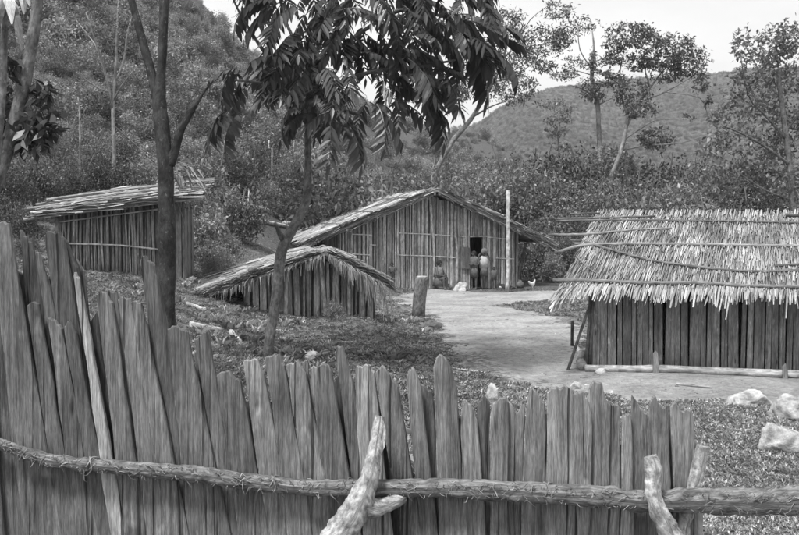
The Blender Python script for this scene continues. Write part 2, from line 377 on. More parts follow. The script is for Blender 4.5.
def px_tree(name, label, Y, trunk, limbs, blobs, mat_bark, mat_leaf, leaf, group=None, cat='tree', base=None, n_leaf=10, clump=.32, droop=.35, dj=.5, aspect=.38):
    """trunk/limbs: lists of (px, py, width px); blobs: (px, py, rx px, ry px, leaves). Depth comes from Y, jittered for limbs and blobs"""
    k = Y / F; tk = .72 if Y > 40 else 1.0
    b = at(trunk[0][0], trunk[0][1], Y); gz = H(b.x, b.y)
    root = thing(name, label, cat, (b.x, b.y, gz), group)
    mb = MB(); pts = [at(x, y, Y) for x, y, w in trunk]; rad = [w * k * .5 * tk for x, y, w in trunk]
    pts[0] = Vector((pts[0].x, Y, min(pts[0].z, gz) - .12)); 
    mb.tube(subdiv(pts), subdiv(rad), 10, rough=.06)
    for lm in limbs:
        dy = U(-1, 1) * dj; n = len(lm)
        p = [at(x, y, Y + dy * (i / (n - 1)) ** 1.2 * 2) for i, (x, y, w) in enumerate(lm)]
        mb.tube(subdiv(p), subdiv([w * k * .5 * tk for x, y, w in lm]), 6, rough=.05)
    mb.build('trunk', mat_bark, root, True)
    if blobs:
        B = []
        for (x, y, rx, ry, n) in blobs:
            c = at(x, y, Y + U(-1, 1) * dj * 1.5); B.append((tuple(c), (rx * k, (rx + ry) * .6 * k, ry * k), int(n * LEAFN)))
        P, T = blob_points(B, n_leaf, clump)
        V, Q, T = leaf_arrays(P, np.full(len(P), leaf * LEAFS), T, droop, aspect)
        arrays_obj('crown', V, Q, T, mat_leaf, root)
    return root
def subdiv(a, n=3):
    """Catmull-Rom through a list of vectors or numbers"""
    if len(a) < 3: return a
    out = []
    for i in range(len(a) - 1):
        p0, p1, p2, p3 = a[max(i - 1, 0)], a[i], a[i + 1], a[min(i + 2, len(a) - 1)]
        for s in range(n):
            t = s / n
            out.append(.5 * ((2 * p1) + (p2 - p0) * t + (2 * p0 - 5 * p1 + 4 * p2 - p3) * t * t + (3 * p1 - p0 - 3 * p2 + p3) * t ** 3))
    out.append(a[-1]); return out

# --- shrubs: four kinds, then copies
def shrub_proto(name, n, leaf, mat, tall, seed, loc):
    root = thing(name, 'x', 'shrub', loc)
    blobs = []
    for i in range(9):
        a = U(0, 6.28); rr = U(.1, .62); zz = U(.25, 1) * tall * (1 - rr * .5)
        q = U(.28, .48); blobs.append(((math.cos(a) * rr, math.sin(a) * rr, zz * .85), (q, q, q * U(.7, 1.1)), n // 9))
    P, T = blob_points(blobs, 9, .36, .4); P[:, 2] = np.maximum(P[:, 2], .02 + NR.random(len(P)) * .1)
    V, Q, T = leaf_arrays(P, np.full(len(P), leaf), T, .3, .42)
    c = arrays_obj('foliage', V, Q, T, mat); c.parent = root
    mb = MB()
    for i in range(6):
        a = U(0, 6.28); e = Vector((math.cos(a) * U(.2, .6), math.sin(a) * U(.2, .6), tall * U(.6, 1.0)))
        mb.tube([(0, 0, -.25), (e.x * .3, e.y * .3, e.z * .45), tuple(e)], [.03, .022, .008], 5)
    s = mb.build('stem', M['greybark']); s.parent = root
    return root
def copy_thing(root):
    c = root.copy(); COL.objects.link(c)
    for ch in root.children:
        d = ch.copy(); COL.objects.link(d); d.parent = c
        for g2 in ch.children:
            e = g2.copy(); COL.objects.link(e); e.parent = d
    return c
PROTO = [shrub_proto('leafy_shrub', 7500, .056, M['leaf_mid'], 1.5, 1, (0, 0, 0)),
         shrub_proto('leafy_shrub', 8500, .048, M['leaf_mid'], 1.7, 2, (0, 0, 0)),
         shrub_proto('leafy_shrub', 4200, .08, M['leaf_light'], 1.3, 3, (0, 0, 0)),
         shrub_proto('leafy_shrub', 6500, .056, M['leaf_dark'], 1.6, 4, (0, 0, 0)),
         shrub_proto('leafy_shrub', 1800, .11, M['leaf_hill'], 1.5, 5, (0, 0, 0)),
         shrub_proto('leafy_shrub', 2200, .09, M['leaf_hill'], 1.7, 6, (0, 0, 0))]
used = set()
def shrub(kind, px, Y, top, wpx, label, group):
    p = PROTO[kind]; o = p if kind not in used else copy_thing(p); used.add(kind)
    c = at(px, 250, Y); z = H(c.x, Y); o.location = (c.x, Y, z - .05)
    h = at(px, top, Y).z - z; sw = wpx * Y / F * .5 / .85
    tall = (1.5, 1.7, 1.3, 1.6, 1.5, 1.7)[kind]
    sz = max(.4, h / (tall * .9)); sw = max(sw, sz * .85)
    o.scale = (sw, sw * U(.85, 1.1), sz); o.rotation_euler = (0, 0, U(0, 6.28))
    tag(o, label, 'shrub', group); return o
LBR = ('leafy shrub in the dense thicket behind the gable hut and thatched hut', 'thicket behind the huts')
for (px, Y, top, w, k) in [(372, 44, 176, 46, 1), (405, 47, 168, 50, 0), (445, 46, 158, 52, 1), (480, 43, 172, 46, 0), (508, 45, 158, 50, 1), (540, 43, 165, 50, 0),
                           (528, 50, 150, 56, 1), (565, 47, 150, 52, 3), (585, 42, 172, 46, 1), (600, 50, 142, 54, 0), (630, 45, 168, 54, 1), (660, 48, 158, 56, 3),
                           (690, 42, 176, 54, 0), (640, 40, 186, 44, 2), (700, 50, 160, 54, 1), (735, 44, 165, 56, 3), (770, 43, 172, 58, 1), (805, 44, 160, 60, 0), (715, 38, 190, 44, 2),
                           (755, 37, 188, 50, 3), (800, 37, 178, 50, 1), (545, 39, 222, 30, 2), (560, 40, 205, 34, 0), (575, 38, 228, 34, 1), (530, 41, 215, 30, 1), (555, 37, 250, 22, 2), (840, 40, 170, 60, 0)]:
    shrub(k, px, Y, top, w, *LBR)
LBL = ('dark leafy shrub crowding behind the reed-walled lean-to', 'shrubs behind the lean-to')
for (px, Y, top, w, k) in [(8, 26, 160, 70, 3), (40, 28, 150, 60, 0), (22, 24.5, 205, 50, 3), (75, 29, 155, 60, 1), (105, 30, 150, 62, 3), (140, 30, 158, 56, 0), (-20, 22, 190, 60, 3), (30, 21.5, 235, 40, 0),
                           (190, 29, 165, 40, 1), (60, 33, 120, 66, 1), (120, 34, 128, 60, 0), (10, 32, 110, 70, 1), (170, 33, 150, 50, 2)]:
    shrub(k, px, Y, top, w, *LBL)
LBC = ('low pale scrub bush on the slope between the lean-to and the gable hut', 'scrub on the slope')
for (px, Y, top, w, k) in [(205, 24, 238, 34, 2), (228, 27, 228, 34, 2), (222, 22, 262, 26, 2), (250, 45, 150, 36, 4), (290, 46, 146, 34, 1), (226, 25, 244, 26, 2), (325, 46, 158, 36, 2), (352, 45, 165, 36, 4),
                           (236, 33, 185, 34, 2), (306, 48, 140, 34, 5), (210, 30, 200, 30, 2), (214, 23, 252, 22, 1), (385, 39, 172, 40, 2), (262, 50, 140, 30, 5), (215, 36, 150, 44, 4), (330, 39, 160, 44, 5), (198, 27, 205, 36, 4), (348, 22, 312, 16, 2), (366, 21.5, 316, 14, 0), (335, 19.3, 322, 12, 2)]:
    shrub(k, px, Y, top, w, *LBC)

# --- forest on the left hill: one mass of instanced leafy crowns
def scatter(name, pts, sc, rz, proto, label, cat):
    me = bpy.data.meshes.new(name); me.from_pydata([tuple(p) for p in pts], [], [])
    for nm, dat in (('sc', sc), ('rz', rz)):
        a = me.attributes.new(nm, 'FLOAT', 'POINT'); a.data.foreach_set('value', np.asarray(dat, np.float32))
    o = bpy.data.objects.new(name, me); COL.objects.link(o)
    ng = bpy.data.node_groups.new(name, 'GeometryNodeTree')
    ng.interface.new_socket('Geometry', in_out='INPUT', socket_type='NodeSocketGeometry')
    ng.interface.new_socket('Geometry', in_out='OUTPUT', socket_type='NodeSocketGeometry')
    N, L = ng.nodes, ng.links
    gi = N.new('NodeGroupInput'); go = N.new('NodeGroupOutput'); ip = N.new('GeometryNodeInstanceOnPoints')
    oi = N.new('GeometryNodeObjectInfo'); oi.transform_space = 'ORIGINAL'; oi.inputs['Object'].default_value = proto; oi.inputs['As Instance'].default_value = True
    ns = N.new('GeometryNodeInputNamedAttribute'); ns.data_type = 'FLOAT'; ns.inputs[0].default_value = 'sc'
    nr = N.new('GeometryNodeInputNamedAttribute'); nr.data_type = 'FLOAT'; nr.inputs[0].default_value = 'rz'
    cx = N.new('ShaderNodeCombineXYZ')
    L.new(gi.outputs[0], ip.inputs['Points']); L.new(oi.outputs['Geometry'], ip.inputs['Instance'])
    L.new(ns.outputs[0], ip.inputs['Scale']); L.new(nr.outputs[0], cx.inputs[2]); L.new(cx.outputs[0], ip.inputs['Rotation'])
    L.new(ip.outputs[0], go.inputs[0])
    md = o.modifiers.new('scatter', 'NODES'); md.node_group = ng
    return tag(o, label, cat, kind='stuff')
for kind, n, r0, r1, s0, s1, lab in ((5, 4600, 40, 238, .7, 2.0, 'mass of small scrub trees covering the left hillside'),
                                (2, 5200, 33, 238, .5, 1.3, 'pale low scrub covering the left hillside'),
                                (4, 1500, 60, 240, 1.6, 3.0, 'scattered taller trees covering the left hillside')):
    u = NR.uniform(-500, 640, n); lr = np.exp(NR.uniform(math.log(r0), math.log(r1), n)); az = np.arctan((u - CX) / F)
    x = lr * np.sin(az); y = lr * np.cos(az)
    keep = (vnoise(x * .03 + kind * 7, y * .03) + .6 * vnoise(x * .1, y * .1 + kind) > (-.18 if kind != 2 else -2)) & ~((u > 330) & (lr < 52)) & ~((u > 236) & (u < 350) & (lr < 43))
    x, y, lr = x[keep], y[keep], lr[keep]
    sc = (s0 + (s1 - s0) * NR.random(len(x)) ** 2) * (.75 + .25 * np.clip(lr / 120, 0, 1.4))
    pts = np.stack([x, y, height(x, y) - .25 * sc], -1)
    scatter('hillside_scrub', pts, sc, NR.uniform(0, 6.28, len(x)), PROTO[kind].children[0], lab, 'scrub')
n = 12000; u = NR.uniform(430, 900, n); r_ = NR.uniform(390, 775, n); az = np.arctan((u - CX) / F); fx, fy = r_ * np.sin(az), r_ * np.cos(az)
sc = NR.uniform(.9, 2.3, n)
scatter('far_forest', np.stack([fx, fy, far_height(fx, fy) - .6 * sc], -1), sc, NR.uniform(0, 6.28, n), PROTO[5].children[0], 'forest covering the far hill on the right', 'forest')

# ------------------------------------------------------------------ grass and weeds in the yard
def tuft(name, n, h, w, spread, flat, mat, loc):
    V = []; Q = []; T = []
    for i in range(n):
        a = U(0, 6.28); q = U(0, spread); b = Vector((math.cos(a) * q, math.sin(a) * q, 0)); a2 = a + U(-.8, .8)
        hh = h * U(.5, 1.2); ln = U(.2, 1) * flat; d = Vector((math.cos(a2), math.sin(a2), 0)); s = Vector((-d.y, d.x, 0)) * w * U(.6, 1.3)
        m1 = b + d * ln * .5 * hh + Vector((0, 0, hh * .7)); tip = b + d * ln * 1.3 * hh + Vector((0, 0, hh * U(.6, 1.0)))
        o = len(V); V += [b - s * .5, b + s * .5, m1 + s * .5, tip, m1 - s * .5]; Q.append((o, o + 1, o + 2, o + 3, o + 4)); T += [U(.5, 1.6)] * 5
    V = np.array([tuple(v) for v in V]); Q = np.array(Q)
    o = arrays_obj(name, V, Q, np.array(T), mat); o.location = loc; return o
g0 = G(735, 465); t0 = tag(tuft('grass_tuft', 16, .055, .006, .07, .9, M['grass'], g0), 'small grass tuft in the turf below the pale rocks', 'grass')
g1 = G(720, 430); t1 = tag(tuft('broadleaf_weed', 16, .035, .014, .04, 1.4, M['grass'], g1), 'small broad-leaved weed in the turf beside the pale rocks', 'weed')
g2 = G(330, 345); t2 = tag(tuft('broadleaf_weed', 34, .1, .018, .12, 1.2, M['grass'], g2), 'bushy dark weed in the turf in front of the small shed', 'weed')
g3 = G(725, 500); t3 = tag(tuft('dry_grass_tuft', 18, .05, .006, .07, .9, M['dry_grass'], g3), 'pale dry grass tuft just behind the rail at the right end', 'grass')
def yard_pts(n, r0, r1, u0, u1, thr, dens=None):
    u = NR.uniform(u0, u1, n); r = np.exp(NR.uniform(math.log(r0), math.log(r1), n)); x = r * (u - CX) / F; y = r
    k = (dirt_mask(x, y) + vnoise(x * 1.1, y * 1.1) * .45 + vnoise(x * 4, y * 4) * .3) < thr
    if dens is not None: k &= dens(x, y)
    x, y = x[k], y[k]; return np.stack([x, y, height(x, y) - .004], -1)
ispale = lambda x, y: pale_turf_mask(x, y) > NR.random(len(x)) * .9 + .05
p = yard_pts(30000, 4.9, 15, 380, 860, .42, ispale)
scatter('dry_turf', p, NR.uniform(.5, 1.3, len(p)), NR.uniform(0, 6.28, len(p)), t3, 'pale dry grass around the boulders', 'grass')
p = yard_pts(46000, 4.9, 34, -40, 860, .40, lambda x, y: ~ispale(x, y))
scatter('turf_grass', p, NR.uniform(.5, 1.2, len(p)), NR.uniform(0, 6.28, len(p)), t0, 'short grass growing over the yard', 'grass')
p = yard_pts(30000, 4.9, 34, -40, 860, .44, lambda x, y: (~ispale(x, y)) | (NR.random(len(x)) < .4))
scatter('turf_weeds', p, NR.uniform(.5, 1.3, len(p)), NR.uniform(0, 6.28, len(p)), t1, 'low broad-leaved weeds among the grass', 'weeds')
p = yard_pts(1500, 8, 30, -40, 440, .3, lambda x, y: vnoise(x * .7 + 30, y * .7) > .02)
scatter('tall_weeds', p, NR.uniform(.5, 1.5, len(p)), NR.uniform(0, 6.28, len(p)), t2, 'darker bushy weeds on the left bank', 'weeds')

# ------------------------------------------------------------------ the plank fence in front
FA, FB = 4.38, -.16                          # fence line Y = FA + FB * X
def fence_pt(px, py, off=0.0):
    dx, dz = ray(px, py); t = (FA + off) / (1 - FB * dx); return Vector((dx * t, t, CZ + dz * t))
fd = Vector((1, FB, 0)).normalized(); fnv = Vector((fd.y, -fd.x, 0))     # along, and towards the camera
fo = Vector((0, FA, H(0, FA)))
fence = thing('plank_fence', 'fence of upright hand-split grey planks with jagged tops across the foreground', 'fence', fo)
# top outline left to right, then x at y=535 left and right; layer 0 front, 1 behind, 2 far behind; tone; extra edge points
PL = [
 ([(-40, 232), (-26, 226), (-18, 240)], -40, 2, 0, .85), ([(-22, 238), (-12, 226), (-2, 236), (4, 262)], -8, 24, 1, .8), ([(-10, 225), (0, 222), (8, 223)], 24, 61, 0, .9),
 ([(12, 230), (16, 236), (23, 243), (30, 262)], 40, 74, 2, .6), ([(27, 250), (31, 253), (40, 280)], 70, 92, 2, .75), ([(27, 306), (32, 302), (39, 304)], 62, 77, 0, 1.0),
 ([(40, 235), (44, 231), (56, 232), (60, 240)], 84, 108, 1, .72), ([(58, 240), (62, 248), (70, 268)], 102, 116, 2, .6), ([(47, 318), (55, 321), (61, 329)], 76, 97, 0, .95),
 ([(64, 327), (69, 321), (76, 333)], 97, 112, 0, .85), ([(73, 275), (75, 273), (79, 279)], 111, 124, 0, 2.4),
 ([(95, 295), (98, 293), (104, 292), (111, 303)], 125, 146, 0, .8), ([(103, 291), (112, 293), (115, 300)], 140, 152, 1, 1.0), ([(117, 300), (121, 297), (130, 298)], 147, 169, 0, 1.0), ([(131, 303), (135, 301), (141, 303)], 168, 187, 0, 1.15),
 ([(137, 262), (140, 256), (146, 261), (151, 266), (156, 285)], 176, 203, 1, .8), ([(167, 329), (171, 326), (178, 327), (187, 332)], 189, 228, 0, 1.0),
 ([(192, 340), (197, 336), (203, 333), (206, 335)], 222, 240, 1, .85), ([(217, 376), (221, 372), (229, 371), (233, 377), (240, 382)], 240, 268, 0, .95), ([(242, 363), (245, 360), (256, 360), (263, 374)], 268, 291, 0, 1.15),
 ([(264, 358), (272, 356), (278, 354), (284, 366)], 291, 312, 0, 1.05), ([(286, 365), (290, 363), (297, 361), (306, 374)], 312, 334, 0, 1.1), ([(300, 364), (305, 361), (309, 366)], 326, 340, 1, .9),
 ([(309, 369), (313, 366), (327, 365), (331, 371)], 334, 359, 0, 1.05), ([(333, 353), (336, 347), (340, 347), (344, 359), (351, 384)], 358, 374, 1, .78), ([(355, 369), (357, 366), (370, 366), (374, 373)], 364, 391, 0, 1.45),
 ([(375, 374), (378, 369), (382, 366), (390, 376), (398, 387)], 402, 420, 0, 1.0), ([(378, 420), (392, 425)], 386, 404, 2, .45), ([(406, 380), (408, 372), (411, 368), (416, 373), (421, 390)], 421, 437, 0, 1.05), ([(419, 388), (424, 391), (430, 394)], 430, 444, 2, .7),
 ([(433, 368), (436, 358), (440, 355), (446, 359), (452, 372), (457, 395)], 440, 464, 0, 1.12), ([(461, 410), (464, 403), (467, 401), (472, 407), (477, 420)], 464, 485, 0, 1.1), ([(476, 408), (480, 401), (484, 398), (489, 405)], 478, 493, 1, .55),
 ([(490, 416), (493, 404), (498, 400), (504, 398), (508, 402)], 491, 509, 0, 1.1), ([(506, 402), (510, 404), (517, 415), (522, 402), (525, 409)], 509, 520, 1, 1.0), ([(526, 410), (529, 392), (532, 389), (538, 395), (545, 404)], 522, 546, 0, 1.1),
 ([(547, 393), (553, 388), (559, 389), (565, 386), (573, 390)], 546, 577, 0, 1.15), ([(573, 395), (577, 392), (582, 391), (588, 399), (592, 415)], 577, 589, 0, 1.4), ([(589, 392), (594, 382), (602, 384), (606, 400), (612, 406), (621, 409)], 588, 622, 1, 1.05),
 ([(622, 418), (626, 414), (631, 416)], 622, 633, 0, 1.0), ([(632, 410), (633, 397), (637, 402), (641, 411), (648, 416)], 633, 650, 1, .8), ([(648, 414), (650, 401), (655, 396), (658, 402), (662, 408), (669, 404)], 649, 670, 0, .88),
 ([(670, 408), (672, 404), (677, 404), (682, 412), (687, 409), (692, 410), (694, 420)], 678, 695, 0, 1.05), ([(664, 420), (671, 416)], 664, 682, 2, .5)]
def build_fence():
    for top, xl, xr, lay, tone in PL:
        xl -= 1.2; xr += 1.2
        off = lay * .035 + U(-.006, .006)
        def w2(px, py):
            q = fence_pt(px, py); return (q - fo).dot(fd), q.z
        xlt, xrt = top[0][0], top[-1][0]; bot = 640
        sl = (xl - xlt) / (535 - top[0][1]); sr = (xr - xrt) / (535 - top[-1][1])
        L = []; Rr_ = []
        for i, yy in enumerate((bot, 590, 535, 510, 485, 460, 435, 410, 385, 360, 335, 310, 285, 260)):
            if yy > top[0][1] + 18: L.append((xlt + sl * (yy - top[0][1]) + (U(-.9, .9)), yy))
            if yy > top[-1][1] + 18: Rr_.append((xrt + sr * (yy - top[-1][1]) + (U(-.9, .9)), yy))
        tp = []
        for i, q in enumerate(top):
            tp.append((q[0] + U(-.3, .3), q[1]))
            if i < len(top) - 1:
                a, b = q, top[i + 1]; [tp.append((a[0] + (b[0] - a[0]) * f + U(-.4, .4), a[1] + (b[1] - a[1]) * f + U(-2.0, 1.8))) for f in (.33, .66)]
        poly = L + tp + Rr_[::-1]                       # clockwise in pixels (y down) = up the left side
        P2 = [w2(*q) for q in poly][::-1]               # counter-clockwise with z up
        th = U(.022, .036); bow = U(-.03, .03); cx = sum(q[0] for q in P2) / len(P2); tw = U(-.06, .06)
        def to3(x, z, d): 
            return fo + fd * x + Vector((0, 0, z - fo.z)) - fnv * (off + d + (x - cx) * tw + bow * (z - 1.3) ** 2 * .3)
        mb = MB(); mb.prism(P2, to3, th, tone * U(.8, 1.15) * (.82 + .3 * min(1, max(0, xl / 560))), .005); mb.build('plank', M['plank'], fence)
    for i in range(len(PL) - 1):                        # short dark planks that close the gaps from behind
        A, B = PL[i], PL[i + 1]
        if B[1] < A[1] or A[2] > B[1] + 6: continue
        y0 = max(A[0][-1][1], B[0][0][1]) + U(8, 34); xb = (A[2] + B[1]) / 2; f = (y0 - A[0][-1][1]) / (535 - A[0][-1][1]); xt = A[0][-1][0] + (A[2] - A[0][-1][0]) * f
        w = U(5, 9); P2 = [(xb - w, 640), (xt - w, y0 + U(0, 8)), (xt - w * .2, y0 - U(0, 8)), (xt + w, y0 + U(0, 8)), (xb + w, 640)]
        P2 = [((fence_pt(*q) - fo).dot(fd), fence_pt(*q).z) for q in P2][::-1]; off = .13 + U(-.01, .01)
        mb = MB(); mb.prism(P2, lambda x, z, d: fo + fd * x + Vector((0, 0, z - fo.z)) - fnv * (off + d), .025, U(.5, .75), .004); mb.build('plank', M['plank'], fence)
    rp = [(-40, 430, 12), (0, 444, 12), (25, 453, 12), (60, 462, 13), (110, 467, 14), (160, 471, 15), (205, 475, 16), (245, 481, 16), (300, 487, 15), (345, 488, 16), (400, 488, 17), (450, 488, 18),
          (500, 491, 18), (545, 493, 19), (600, 497, 20), (645, 501, 20), (700, 501, 23), (750, 502, 24), (799, 501, 25), (860, 499, 25)]
    pts = [fence_pt(x, y, -.06) for x, y, w in rp]; rad = [w * 4.3 / F * .53 for x, y, w in rp]
    mb = MB(); mb.tube(subdiv(pts, 10), subdiv(rad, 10), 22, rough=.06, lump=.2, freq=18); rail = mb.build('rail', M['rail'], fence, True)
    mb = MB()
    for i in range(900):                                # torn bark fibres hanging from the rail
        j = R.randrange(len(rp) - 1); t = R.random(); x = rp[j][0] + (rp[j + 1][0] - rp[j][0]) * t; y = rp[j][1] + (rp[j + 1][1] - rp[j][1]) * t; w = rp[j][2]
        q = fence_pt(x, y + w * U(-.45, .45), -.06 - w * .0023 * U(.8, 1.05)); l = U(.015, .06) * (2 if R.random() < .12 else 1)
        a = U(-1, 1); e = q + fd * a * l + Vector((0, 0, U(-.8, .35) * l)) + fnv * U(0, .3) * l; mid = (q + e) / 2 + Vector((0, 0, U(-.3, .4) * l)) + fnv * l * .15
        mb.tube([q, mid, e], [.0022, .0018, .0008], 4, U(.9, 2.2))
    tag(mb.build('bark_fibres', M['rail'], rail), kind='stuff')
    # forked stakes clamping the rail
    def stake(pp, off0, off1, mat, nm='stake', rough=.06):
        n = len(pp); pts = [fence_pt(x, y, off0 + (off1 - off0) * i / (n - 1)) for i, (x, y, w) in enumerate(pp)]
        mb = MB(); mb.tube(subdiv(pts, 9), subdiv([w * 4.2 / F * .5 for x, y, w in pp], 9), 24, rough=rough * .5, lump=.22, freq=16); return mb.build(nm, mat, fence, True)
    s = stake([(380, 416, 9), (378, 430, 12), (374, 455, 15), (369, 480, 20), (358, 505, 27), (345, 525, 30), (332, 545, 30), (310, 590, 31), (285, 650, 32)], -.10, -.22, M['stake'])
    mb = MB(); b = [fence_pt(x, y, -.15 + i * .03) for i, (x, y) in enumerate([(366, 510), (382, 506), (396, 501), (404, 498)])]
    mb.tube(subdiv(b, 6), subdiv([.05, .04, .034, .026], 6), 18, rough=.03, lump=.25, freq=18); mb.build('branch_stub', M['stake'], s, True)
    mb = MB(); q = [(383, 420), (386, 430), (385, 446), (380, 458), (377, 446), (379, 430)][::-1]
    mb.add([fence_pt(x, y, -.125 - .004 * 0) for x, y in q] + [fence_pt(x, y, -.10) for x, y in q], [tuple(range(6)), tuple(reversed(range(6, 12)))] + [(i, (i + 1) % 6 + 0, (i + 1) % 6 + 6, i + 6) for i in range(6)], tone=1.25)
    mb.build('split_face', M['stake'], s)
    stake([(650, 456, 12), (653, 466, 16), (653, 482, 15), (656, 502, 16), (664, 522, 19), (674, 545, 22), (690, 590, 22), (705, 640, 22)], -.12, -.16, M['stake'])
    stake([(703, 446, 12), (699, 465, 14), (693, 490, 14), (687, 512, 14), (680, 545, 15), (670, 600, 15), (664, 640, 15)], -.015, -.01, M['stake'])
    stake([(694, 440, 5), (697, 480, 7), (699, 520, 8), (700, 560, 8), (702, 640, 9)], .06, .06, M['palepole'], 'thin_stake', .04)
    # vine lashings
    for (x, y) in [(590, 497), (655, 500), (272, 484), (90, 465), (545, 493)]:
        mb = MB(); c = fence_pt(x, y, -.06); rr = .05 if x > 300 else .042
        pts = [c + fnv * math.cos(a) * rr + Vector((0, 0, 1)) * math.sin(a) * rr + fd * (.012 * math.sin(a * 2.3) + .02 * a / 6.3) for a in np.linspace(0, 9.5, 30)]
        mb.tube(pts, .0035, 5, 1.5); mb.build('lashing', M['rail'], rail)
build_fence()

# ------------------------------------------------------------------ hut helpers
class Frame:
    """hut frame: o origin at floor, u along the front wall (to the right), v back from it"""
    def __init__(s, o, ang): s.o = Vector(o); s.u = Vector((math.cos(ang), math.sin(ang), 0)); s.v = Vector((-math.sin(ang), math.cos(ang), 0))
    def __call__(s, a, b, z): return s.o + s.u * a + s.v * b + Vector((0, 0, z))
def wall_boards(fr, a0, a1, b, zt, parent, mat, wmin, wmax, name='wall_plank', thick=.03, zb=lambda a: -.15, along=True, gap=.006, tone=(.7, 1.25), lean=.012, toptrim=.03):
    a = a0
    while a < a1 - .02:
        w = min(U(wmin, wmax), a1 - a); l, r = a + gap * U(.3, 2), a + w - gap * U(.3, 2); lz = U(-lean, lean)
        P = [(l, zb(a)), (r, zb(a)), (r + lz + U(-.008, .008), zt(r) - U(0, toptrim)), ((l + r) / 2 + lz, zt((l + r) / 2) - U(0, toptrim)), (l + lz + U(-.008, .008), zt(l) - U(0, toptrim))]
        off = b + U(-.014, .014); tw = U(-.1, .1); cc = (l + r) / 2
        if along: f3 = lambda x, z, d: fr(x, off + d + (x - cc) * tw, z)
        else: f3 = lambda x, z, d: fr(off + d + (x - cc) * tw, x, z)
        mb = MB(); mb.prism(P, f3, thick, U(*tone), .004); mb.build(name, mat, parent)
        a += w
def slope_thatch(mb, e0, e1, r0, r1, rows, per_row, w, tone, over=.25, lift=.03, jit=.12, hang=.1, skew=1.0, patch=False):
    """strips laid down a roof slope; e0-e1 eave, r0-r1 ridge"""
    e0, e1, r0, r1 = map(Vector, (e0, e1, r0, r1)); nrm = (e1 - e0).cross(r0 - e0).normalized(); nrm = nrm if nrm.z > 0 else -nrm
    for k in range(rows):
        t0 = k / rows; t1 = min(1.03, t0 + over + 1 / rows)
        for i in range(per_row):
            s = (i + U(-.8, .8)) / per_row; s = min(1.0, max(0, s)); s2 = s + U(-.02, .02) * skew
            lo = t0 - U(0, .12) - (hang * U(0, 1) if k == 0 else 0); hi = t1 - U(0, .1)
            P = lambda ss, t: (e0.lerp(e1, ss)).lerp(r0.lerp(r1, ss), t)
            l = lift * U(.2, 1.3)
            a = P(s2, lo) + nrm * (l + .01) ; m_ = P((s + s2) / 2, (lo + hi) / 2) + nrm * (l * .9); b = P(s, hi) + nrm * .004
            if k == 0: a = a - Vector((0, 0, 1)) * U(0, .05)
            mb.strip([b, m_, a], [w * U(.5, 1), w * U(.7, 1.3), w * U(.5, 1.1)], (e1 - e0) + (r0 - e0) * U(-jit, jit), U(*tone) * (1 + (.7 * mnoise.noise(m_ * 2.2) if patch else 0)), U(-.1, .35))

